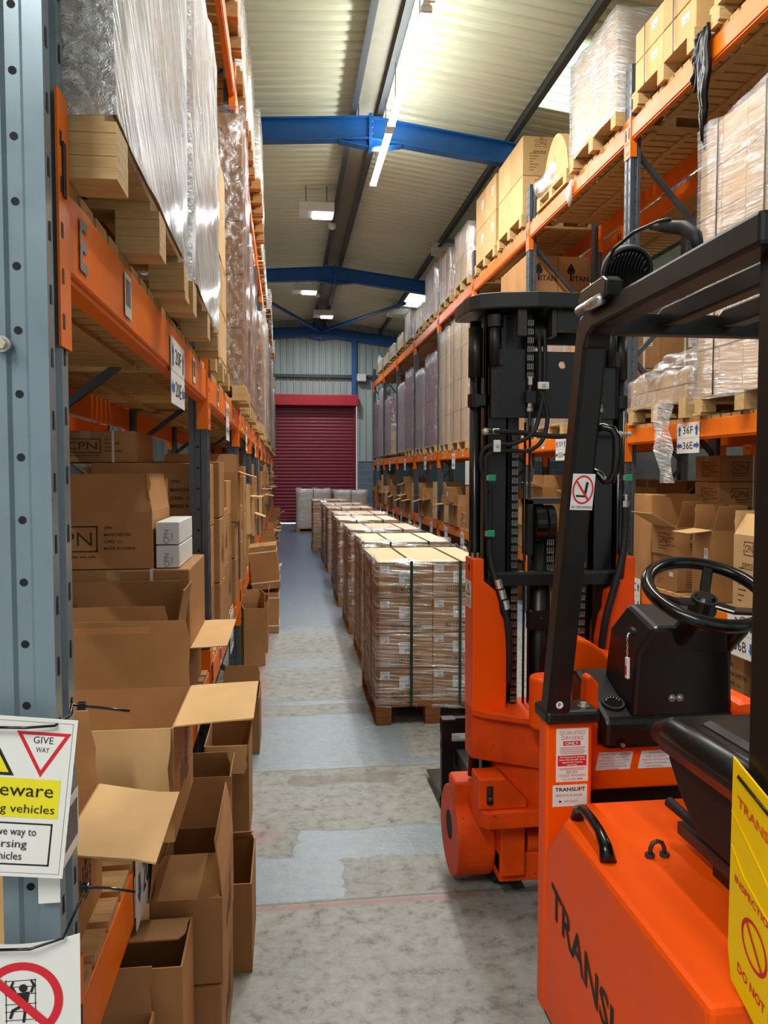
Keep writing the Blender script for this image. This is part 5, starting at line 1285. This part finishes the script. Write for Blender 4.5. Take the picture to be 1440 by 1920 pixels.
wc = Vector((1.180, 2.10, 1.286)); wn = Vector((0, -.42, .907)).normalized(); wx = Vector((1, 0, 0)); wy = wn.cross(wx)
def W3(r_, ang, up=0): return wc+(wx*math.cos(math.radians(ang))+wy*math.sin(math.radians(ang)))*r_+wn*up
sw = MB(); sw.tube([W3(.162, i*7.5, .03) for i in range(48)], .0185, 'black_gloss', 12, closed=True); sw = sw.build('steering_wheel', FT)
for a_ in (62, 183, 318):
    m = MB()
    p0, p1, p2 = W3(.03, a_, .0), W3(.085, a_, .004), W3(.154, a_, .03)
    for q0, q1 in ((p0, p1), (p1, p2)): m.beam(q0, q1, .030, .012, 'black_gloss', up=tuple(wn), c=.003)
    m.build('spoke', sw)
m = MB().cyl(wc-wn*.03, wc+wn*.012, .040, BK, 24, .036); m.cyl(wc+wn*.012, wc+wn*.02, .030, 'black_gloss', 24, .022); m.build('wheel_hub', sw)
m = MB().cyl(W3(.145, 330, .03), W3(.145, 330, .075), .012, BK, 12); m.sphere(W3(.145, 330, .085), .024, 'black_gloss', 14); m.build('spinner_knob', sw)
m = MB().cyl(wc-wn*.03, (1.20, 2.30, 1.13), .032, BK, 16); m.build('steering_column', tower)
m = MB().tube([(1.093, 2.43, .955), (1.090, 2.43, 1.0), (1.082, 2.42, 1.04), (1.075, 2.42, 1.088)], .012, BK, 8, [.022, .016, .012, .008]); m.build('lever', con, label='short black lever')
m = MB().cyl((1.062, 2.300, 1.162), (1.048, 2.295, 1.162), .014, 'dark_steel', 14); m.build('key_switch', tower)
t = MB(); t.tube([(1.046, 2.29, 1.160), (1.038, 2.287, 1.152), (1.036, 2.285, 1.135)], .004, 'bright_steel', 7)
for i in range(5): t.tube([(1.037+.003*math.cos(q*PI/4)*(i % 2), 2.285+.003*math.cos(q*PI/4)*(1-i % 2), 1.130-.009*i+.005*math.sin(q*PI/4)) for q in range(8)], .0011, 'bright_steel', 5, closed=True)
t.box(1.033, 1.043, 2.276, 2.294, 1.02, 1.086, 'label_white', .003); t.box(1.0325, 1.0329, 2.279, 2.291, 1.03, 1.06, 'sign_red')
t.build('key_fob', label='white key fob on a chain hanging from the steering tower', cat='keys')
m = MB().tube([(1.40, 2.24, 1.20), (1.385, 2.25, 1.17), (1.355, 2.28, 1.11)], .02, BK, 8, [.020, .024, .022]); m.tube([(1.355, 2.28, 1.11), (1.352, 2.29, 1.06), (1.335, 2.30, .98)], .02, BK, 8, [.016, .024, .026]); m.build('hydraulic_lever', con)
# orange cowl, swan-neck casting
m = MB(); cw = [(.965, .76), (.965, 1.085), (.99, 1.085), (1.035, 1.072), (1.075, 1.045), (1.105, 1.012), (1.20, .985), (1.40, .95), (1.45, .88), (1.45, .76)]
m.prism([(x, 2.575, z) for x, z in cw], (0, .24, 0), OR); m.build('cowl', FT, bevel=.012)
m = MB().cyl((.925, 2.70, .74), (.925, 2.70, .925), .062, OR, 28); m.build('pivot_drum', FT, bevel=.01)
m = MB().box(1.375, 1.47, 2.24, 2.50, .80, .945, OR, .03); m.build('side_fender', FT)
# --- seat
m = MB(); m.box(.915, 1.36, 1.36, 1.885, .948, 1.040, 'vinyl_black', .045); m.box(.99, 1.29, 1.36, 1.80, .99, 1.052, 'vinyl_black', .03)
for x in (.945, 1.33): m.tube([(x, 1.875, .99), (x, 1.80, 1.018), (x, 1.40, 1.022)], .03, 'vinyl_black', 10, [.03, .035, .035])
seat = m.build('seat', FT); m = MB(); m.prism([(.955, y, z) for y, z in ((1.36, .78), (1.36, .955), (1.86, .955), (1.865, .93), (1.80, .86), (1.72, .80))], (.39, 0, 0), 'rubber_black'); m.build('seat_pan', seat, bevel=.015)
m = MB(); m.box(.985, 1.015, 1.35, 1.86, .735, .765, 'dark_steel'); m.box(1.28, 1.31, 1.35, 1.86, .735, .765, 'dark_steel'); m.box(.99, 1.30, 1.40, 1.70, .707, .735, BK); m.box(.99, 1.30, 1.38, 1.66, .765, .80, BK); m.build('seat_rail', seat)
m = MB().tube([(1.0, 1.70, .785), (.985, 1.80, .795), (.975, 1.885, .805)], .012, 'rubber_black', 9, [.010, .012, .014]); m.build('adjuster_lever', seat, label='grey seat adjuster lever')
# --- front unit: orange side plates, flange, axle case
YM = 2.92
lp = [(.705, .74), (.838, .74), (.845, 1.00), (.828, 1.09), (.815, 1.115), (.808, 1.19), (.750, 1.238), (.748, 1.325), (.705, 1.325)]
for s, nm in ((1, 'l'), (-1, 'r')):
    m = MB(); m.prism([((x if s > 0 else 2.058-x), YM, z) for x, z in lp], (0, .13, 0), OR); pl_ = m.build('mast_side_plate', FT, bevel=.006)
    m = MB()
    for x in (.718, .738): m.cyl(((x if s > 0 else 2.058-x), YM+.06, 1.325), ((x if s > 0 else 2.058-x), YM+.06, 1.342), .0075, 'chain_steel', 12)
    m.build('plate_bolt', pl_)
    if s > 0:
        m = MB(); xo = .7045; m.box(xo-.0004, xo, 2.945, 3.035, 1.13, 1.235, 'label_white'); m.poly([(xo-.001, 3.02, 1.178), (xo-.001, 2.96, 1.178), (xo-.001, 2.99, 1.225)], 'ink_black'); m.poly([(xo-.0015, 3.008, 1.184), (xo-.0015, 2.972, 1.184), (xo-.0015, 2.99, 1.212)], 'label_white')
        for i in range(4): m.box(xo-.001, xo-.0005, 2.96, 3.02, 1.140+.008*i, 1.143+.008*i, 'ink_grey')
        m.build('warning_sticker', pl_, label='white sticker with a black triangle')
        m = MB().disc((.7045, 2.985, 1.285), (0, 1, 0), UP, .014, 'hole_black', 16); m.build('pin_hole', pl_)
fl = [(.705, 2.925), (.74, 2.885), (.93, 2.755), (1.335, 2.755), (1.353, 2.925), (1.353, 3.06), (.705, 3.06)]
m = MB(); m.prism([(x, y, .720) for x, y in fl], (0, 0, .025), WN); m.build('flange', FT, bevel=.004)
m = MB(); m.prism([(x, y, .545) for x, y in ((.707, 3.05), (.707, 2.945), (.76, 2.91), (.94, 2.80), (1.32, 2.80), (1.345, 3.05))], (0, 0, .175), WN)
m.prism([(x, y, .40) for x, y in ((.80, 3.05), (.80, 2.93), (.94, 2.82), (1.32, 2.82), (1.33, 3.05))], (0, 0, .145), WN); m.build('axle_case', FT, bevel=.006)
m = MB(); m.prism([(x, 2.79, z) for x, z in ((.700, .405), (.885, .405), (.885, .437), (.80, .522), (.700, .522))], (0, .12, 0), WN); lug = m.build('steer_lug', FT, bevel=.006)
m = MB(); m.tube([(.742, 2.7885, .43), (.742, 2.7885, .495)], .012, 'hole_black', 12); m.sphere((.742, 2.783, .45), .011, 'dark_steel', 10); m.build('slot', lug)
m = MB(); m.prism([(x, y, .338) for x, y in ((.705, 3.05), (.705, 2.80), (.73, 2.77), (1.32, 2.77), (1.33, 3.05))], (0, 0, .066), WN); m.build('lower_slab', FT, bevel=.006)
m = MB(); m.box(.80, .895, 2.84, 3.05, .12, .338, WN); m.box(.80, 1.32, 2.86, 3.05, .09, .20, WN); m.box(.895, 1.30, 2.95, 3.02, .20, .338, BK); m.cyl((.91, 2.90, .235), (1.02, 2.90, .235), .05, WN, 20); m.build('drive_case', FT, bevel=.006)
m = MB(); hc = Vector((0, 3.085, .205)); m.cyl((.652, 3.085, .205), (.80, 3.085, .205), .176, WN, 40); m.box(.653, .775, 2.985, 3.11, .25, .435, WN, .01); hub = m.build('wheel_hub', FT, bevel=.006)
m = MB().cyl((.6515, 3.085, .225), (.66, 3.085, .225), .058, 'hole_black', 24); m.build('hub_bore', hub)
m = MB()
for x in (.81, 1.20): m.cyl((x, 3.085, .195), (x+.13, 3.085, .195), .192, 'rubber_black', 32)
m.build('front_tyre', FT)
# --- mast
def ch(name, x0, x1, y0, y1, z0, z1, s):
    """C channel opening towards s"""
    m = MB(); t = .014; m.box(x0, x1, y0, y0+t, z0, z1, BK); m.box(x0, x1, y1-t, y1, z0, z1, BK); m.box(*( (x0, x0+t) if s > 0 else (x1-t, x1)), y0, y1, z0, z1, BK); return m.build(name, FT, bevel=.002)
ch('mast_channel', .765, .850, 2.985, 3.13, .30, 2.26, 1); ch('mast_channel', 1.208, 1.293, 2.985, 3.13, .30, 2.26, -1)
ch('mast_inner_channel', .852, .908, 3.01, 3.12, .34, 2.10, 1); ch('mast_inner_channel', 1.150, 1.206, 3.01, 3.12, .34, 2.10, -1)
for s, x in ((1, .735), (-1, 1.323)):
    m = MB(); m.cyl((x, 3.02, .45), (x, 3.02, 2.235), .0225, 'black_gloss', 18, smooth=True); m.cyl((x, 3.02, 2.02), (x, 3.02, 2.21), .028, BK, 18, smooth=True); m.cyl((x, 3.02, 1.905), (x, 3.02, 1.955), .030, BK, 18); m.box(x-.02+.01*s, x+.045*s, 2.985, 3.03, 1.91, 1.95, BK)
    m.build('tilt_tube', FT)
    xx = .798 if s > 0 else 1.26; m = MB(); m.cyl((xx, 2.965, 2.06), (xx, 2.965, 2.245), .024, BK, 18, smooth=True); m.cyl((xx, 2.965, 2.205), (xx, 2.965, 2.25), .031, BK, 18); m.box(xx+.008, xx+.03, 2.945, 2.965, 2.06, 2.12, BK); m.build('side_cylinder', FT)
tp = [(.690, 3.20), (.690, 3.04), (.70, 2.98), (.73, 2.93), (.80, 2.895), (.935, 2.865), (1.12, 2.865), (1.26, 2.895), (1.33, 2.93), (1.365, 3.0), (1.368, 3.20)]
m = MB(); m.prism([(x, y, 2.262) for x, y in tp], (0, 0, .062), BK); m.build('mast_top_plate', FT, bevel=.008)
for q in ((.868, .902, 2.90, 2.93, 2.165, 2.265, 'dark_steel'), (1.000, 1.018, 2.90, 2.96, 2.165, 2.265, 'dark_steel')): MB().box(*q).build('top_lug', FT)
MB().box(1.022, 1.20, 2.905, 2.96, 2.19, 2.262, BK).build('top_box', FT)
MB().box(.78, 1.28, 3.09, 3.11, 2.165, 2.262, BK).build('mast_back_plate', FT)
MB().box(.78, .955, 3.0, 3.08, 2.10, 2.262, BK).build('mast_back_plate', FT)
# cross plate with a round hole
m = MB(); hx, hz, hr = 1.066, 2.068, .0145; x0, x1, z0, z1 = .915, 1.19, 1.862, 2.118; nn = 24; ring = []; outer = []
for i in range(nn):
    a_ = 2*PI*i/nn; c_, s_ = math.cos(a_), math.sin(a_); ring.append((hx+hr*c_, hz+hr*s_))
    k_ = min(((x1-hx)/c_ if c_ > 1e-6 else ((x0-hx)/c_ if c_ < -1e-6 else 1e9)), ((z1-hz)/s_ if s_ > 1e-6 else ((z0-hz)/s_ if s_ < -1e-6 else 1e9))); outer.append((hx+k_*c_, hz+k_*s_))
for cx_, cz_ in ((x0, z0), (x1, z0), (x0, z1), (x1, z1)):
    j = min(range(nn), key=lambda q: (outer[q][0]-cx_)**2+(outer[q][1]-cz_)**2); outer[j] = (cx_, cz_)
for yy, flip in ((2.97, False), (2.982, True)):
    m.add([(x, yy, z) for x, z in ring+outer], [((i, (i+1) % nn, nn+(i+1) % nn, nn+i) if flip else (i, nn+i, nn+(i+1) % nn, (i+1) % nn)) for i in range(nn)], BK)
m.add([(x, y, z) for y in (2.97, 2.982) for x, z in ring], [(i, (i+1) % nn, nn+(i+1) % nn, nn+i) for i in range(nn)], BK)
m.add([(x, y, z) for y in (2.97, 2.982) for x, z in outer], [(i, nn+i, nn+(i+1) % nn, (i+1) % nn) for i in range(nn)], BK); m.build('cross_plate', FT)
for s in (1, -1):
    m = MB(); pts = [(.775, 3.03), (.776, 2.995), (.785, 2.972), (.805, 2.962), (.918, 2.962), (.918, 2.97), (.81, 2.97), (.792, 2.980), (.784, 3.0), (.783, 3.03)]
    pts = [(x if s > 0 else 2.082-x, y) for x, y in pts]; m.prism([(x, y, 1.862) for x, y in pts], (0, 0, .262), BK); m.build('mast_shield', FT)
m = MB().box(.77, 1.29, 2.945, 2.985, 1.215, 1.262, BK); m.box(.77, 1.29, 2.94, 2.985, 1.258, 1.268, 'dark_steel'); m.build('mast_crossbar', FT)
m = MB().box(.94, 1.05, 2.955, 3.0, 1.04, 1.11, BK); m.cyl((.985, 2.953, 1.085), (.985, 2.947, 1.085), .006, 'dark_steel', 8); m.build('mast_bracket', FT)
m = MB().box(.77, 1.29, 3.0, 3.05, .42, .52, BK); m.build('mast_crossbar', FT)
def chain(x, y, z0, z1, w=.022):
    m = MB(); z = z0; p = .0165; k = 0
    m.box(x-w*.5, x+w*.5, y+.004, y+.008, z0, z1, BK)
    while z < z1-p*.6:
        if k % 2 == 0:
            for q in (-1, -.33, .33, 1): m.box(x+q*w*.45-.0014, x+q*w*.45+.0014, y-.005, y+.005, z, z+p*1.3, 'chain_steel')
        else:
            for q in (-.7, 0, .7): m.box(x+q*w*.45-.0014, x+q*w*.45+.0014, y-.004, y+.004, z-p*.15, z+p*1.15, BK)
        m.cyl((x-w*.55, y, z+p*.2), (x+w*.55, y, z+p*.2), .0026, 'chain_steel', 6); z += p; k += 1
    return m.build('lift_chain', FT, label='steel leaf chain')
chain(.930, 2.945, 2.012, 2.23); chain(1.213, 2.945, 2.012, 2.16); chain(.882, 2.975, .62, 1.80); chain(1.158, 2.975, .62, 1.60); chain(1.025, 2.97, 1.27, 1.50, .026)
for x in (.930, 1.211):
    m = MB(); m.box(x-.008, x+.008, 2.937, 2.953, 1.985, 2.018, 'brass_steel', .002); m.cyl((x, 2.945, 1.83), (x, 2.945, 1.99), .0065, 'dark_steel', 10); m.box(x-.018, x+.018, 2.93, 2.965, 1.918, 1.962, BK); m.cyl((x, 2.945, 1.885), (x, 2.945, 1.900), .013, 'brass_steel', 6); m.cyl((x, 2.945, 1.902), (x, 2.945, 1.917), .010, 'brass_steel', 6); m.build('chain_anchor', FT, label='bright nut and rod holding the chain')
m = MB(); m.cyl((.945, 2.985, 2.185), (.985, 2.985, 2.185), .052, BK, 28); m.build('hose_pulley', FT)
m = MB(); m.box(.935, .955, 2.97, 3.05, 1.33, 1.545, BK); m.box(.935, 1.10, 2.97, 3.05, 1.53, 1.552, 'dark_steel'); m.cyl((.962, 3.0, 1.455), (1.0, 3.0, 1.455), .075, 'black_gloss', 30); m.cyl((1.012, 3.0, 1.455), (1.04, 3.0, 1.455), .07, BK, 30); m.build('chain_pulley', FT)
m = MB(); m.cyl((1.0, 3.02, .40), (1.0, 3.02, 1.40), .042, BK, 24, smooth=True); m.cyl((1.06, 3.0, .40), (1.06, 3.0, 1.42), .012, BK, 12, smooth=True); m.build('lift_cylinder', FT)
m = MB()
for x in (.925, .944): m.cyl((x, 2.985, .72), (x, 2.985, 1.845), .005, BK, 8, smooth=True)
m.build('feed_pipe', FT)
# hoses
HS = [([(.752, 2.945, 1.808), (.80, 2.93, 1.808), (.88, 2.93, 1.805), (.97, 2.93, 1.795), (1.04, 2.93, 1.79), (1.15, 2.935, 1.798), (1.30, 2.945, 1.80)], .0105),
      ([(.960, 2.94, 2.20), (.965, 2.935, 2.10), (.968, 2.935, 1.97), (.985, 2.93, 1.92), (.995, 2.93, 1.85), (.975, 2.93, 1.775), (.92, 2.93, 1.735), (.84, 2.93, 1.735), (.765, 2.93, 1.72), (.755, 2.93, 1.66), (.762, 2.935, 1.40)], .0085),
      ([(.985, 2.94, 2.20), (.985, 2.935, 2.08), (.982, 2.935, 1.97), (.965, 2.93, 1.88), (.935, 2.925, 1.80), (.86, 2.925, 1.762), (.785, 2.925, 1.758), (.745, 2.93, 1.735), (.738, 2.935, 1.68), (.768, 2.935, 1.58)], .0085),
      ([(.775, 2.95, 1.60), (.775, 2.945, 1.36), (.79, 2.93, 1.26), (.812, 2.915, 1.18), (.835, 2.91, 1.10), (.848, 2.915, .98), (.85, 2.925, .84)], .0125),
      ([(1.318, 2.945, 1.56), (1.318, 2.94, 1.44), (1.300, 2.925, 1.32), (1.262, 2.91, 1.20), (1.228, 2.905, 1.08), (1.215, 2.915, .95)], .0145)]
for pts, rr in HS:
    P = [Vector(p) for p in pts]; Q = []
    for i in range(len(P)-1):
        a_, b_, c_, d_ = P[max(i-1, 0)], P[i], P[i+1], P[min(i+2, len(P)-1)]
        for q in range(6):
            t_ = q/6; Q.append(.5*((2*b_)+(c_-a_)*t_+(2*a_-5*b_+4*c_-d_)*t_*t_+(3*b_-a_-3*c_+d_)*t_**3))
    Q.append(P[-1]); MB().tube(Q, rr, 'rubber_black', 10).build('hose', FT)
for x0, x1, z in ((.752, .80, 1.808), (1.285, 1.325, 1.80)):
    m = MB(); m.sphere((x0+.005, 2.943, z), .015, 'brass_steel', 12); m.cyl((x0+.012, 2.94, z), (x0+.03, 2.935, z), .011, 'brass_steel', 6); m.cyl((x0+.03, 2.935, z), (x1+.006, 2.932, z), .012, 'bright_steel', 12); m.build('hose_fitting', FT, label='bright brass hose fitting')
m = MB()
for z in (1.50, 1.53, 1.555): m.cyl((1.318, 2.942, z-.012), (1.318, 2.942, z+.012), .012 if z != 1.53 else .015, 'bright_steel', 6 if z == 1.53 else 12)
m.build('hose_fitting', FT, label='bright hose coupling on the right')
m = MB()
for z in (1.15, 1.19, 1.23): m.cyl((.822-.35*(z-1.19), 2.907, z-.018), (.822-.35*(z-1.19)-.008, 2.909, z+.016), .0145, 'bright_steel', 8)
m.build('hose_fitting', FT, label='bright hose coupling over the left orange plate')
for x, z, nm in ((.974, 1.982, 0), (.795, 1.752, 1)):
    m = MB(); m.box(x-(.022 if nm == 0 else .014), x+(.022 if nm == 0 else .014), 2.912, 2.924, z-(.014 if nm == 0 else .023), z+(.014 if nm == 0 else .023), 'label_white', .004); m.cyl((x, 2.912, z), (x, 2.905, z), .006, 'brass_steel', 8); m.build('hose_clamp', FT, label='small white hose clamp')
for x, z in ((.776, 1.632), (.772, 1.42), (1.318, 1.632)):
    m = MB(); m.box(x-.012, x+.018, 2.920, 2.936, z-.013, z+.013, 'clip_green', .003); m.box(x-.020, x-.012, 2.92, 2.936, z-.010, z+.010, 'chain_steel'); m.build('hose_clip', FT, label='small green hose clip')
# --- carriage and forks
m = MB()
for x in (.735, 1.27): m.box(x, x+.050, 3.66, 3.70, .03, .475, BK)
for z0, z1 in ((.40, .475), (.325, .362), (.03, .10)): m.box(.735, 1.32, 3.665, 3.70, z0, z1, BK)
m.box(.735, .80, 3.64, 3.70, .468, .478, 'dark_steel'); m.box(.80, 1.26, 3.30, 3.66, .25, .33, BK); m.build('fork_carriage', FT, bevel=.003)
for x in (.752, 1.21):
    m = MB(); m.prism([(x, y, z) for y, z in ((3.70, .028), (4.16, .034), (4.16, .042), (3.78, .066), (3.735, .085), (3.735, .36), (3.70, .36))], (.085, 0, 0), 'dark_steel'); m.build('fork', FT, bevel=.003)
# --- yellow document pouch hung on the rear post
m = MB(); xp = .786; pw = [(1.292, 1.148), (1.10, 1.085), (1.10, .66), (1.285, .745), (1.296, .80)]
m.prism([(xp, y, z) for y, z in pw], (.004, 0, 0), 'pouch_yellow'); t = thing('document_pouch', 'yellow plastic inspection pouch hanging on the rear cab post', 'document pouch', (xp, 1.2, .66)); m.build('pouch', t, bevel=.0015)
m = MB(); ex, ey = Vector((0, -1, -.33)).normalized(), UP
m.text('TRANSLIFT', (xp-.0012, 1.272, 1.068), ex, ey, .017, 'pouch_ink', 'L', True, .15); m.build('lettering', t, label='orange printing'); m = MB(); m.text('INSPECTION', (xp-.0012, 1.276, .930), ex, ey, .012, 'sign_red', 'L', True, .12)
m.build('lettering', t, label='red printing'); m = MB()
for i in range(28):
    a_, b_ = 2*PI*i/28, 2*PI*(i+1)/28; cc = Vector((xp-.0012, 1.215, .845))
    m.poly([cc+ex*(math.cos(q)*rr)+ey*(math.sin(q)*rr) for q, rr in ((a_, .034), (a_, .040), (b_, .040), (b_, .034))], 'sign_red')
m.poly([Vector((xp-.0014, 1.215, .845))+ex*p+ey*q for p, q in ((-.026, .022), (-.021, .027), (.026, -.022), (.021, -.027))], 'sign_red')
m.build('lettering', t, label='red and orange printing'); m = MB(); m.text('DO NOT', (xp-.0012, 1.262, .775), ex, ey, .016, 'sign_red', 'L', True, .085); m.text('REMOVE', (xp-.0012, 1.172, .745), ex, ey, .016, 'sign_red', 'L', True, .075)
m.build('lettering', t, label='red and orange printing')
m = MB(); m.tube([(xp-.002, 1.27, 1.118), (xp-.002, 1.11, 1.066)], .003, 'black_gloss', 6); m.tube([(xp-.002, 1.27, 1.118), (xp+.02, 1.285, 1.125), (xp+.10, 1.28, 1.12)], .003, 'black_gloss', 6); m.build('tie', t)
m = MB(); m.tube([(xp-.001, 1.290, 1.05), (xp-.001, 1.20, .985), (xp-.001, 1.10, .90)], .0012, 'pouch_yellow', 6); m.tube([(xp-.001, 1.288, .99), (xp-.001, 1.25, .95), (xp-.001, 1.10, .87)], .0012, 'pouch_yellow', 6); m.build('fold', t)
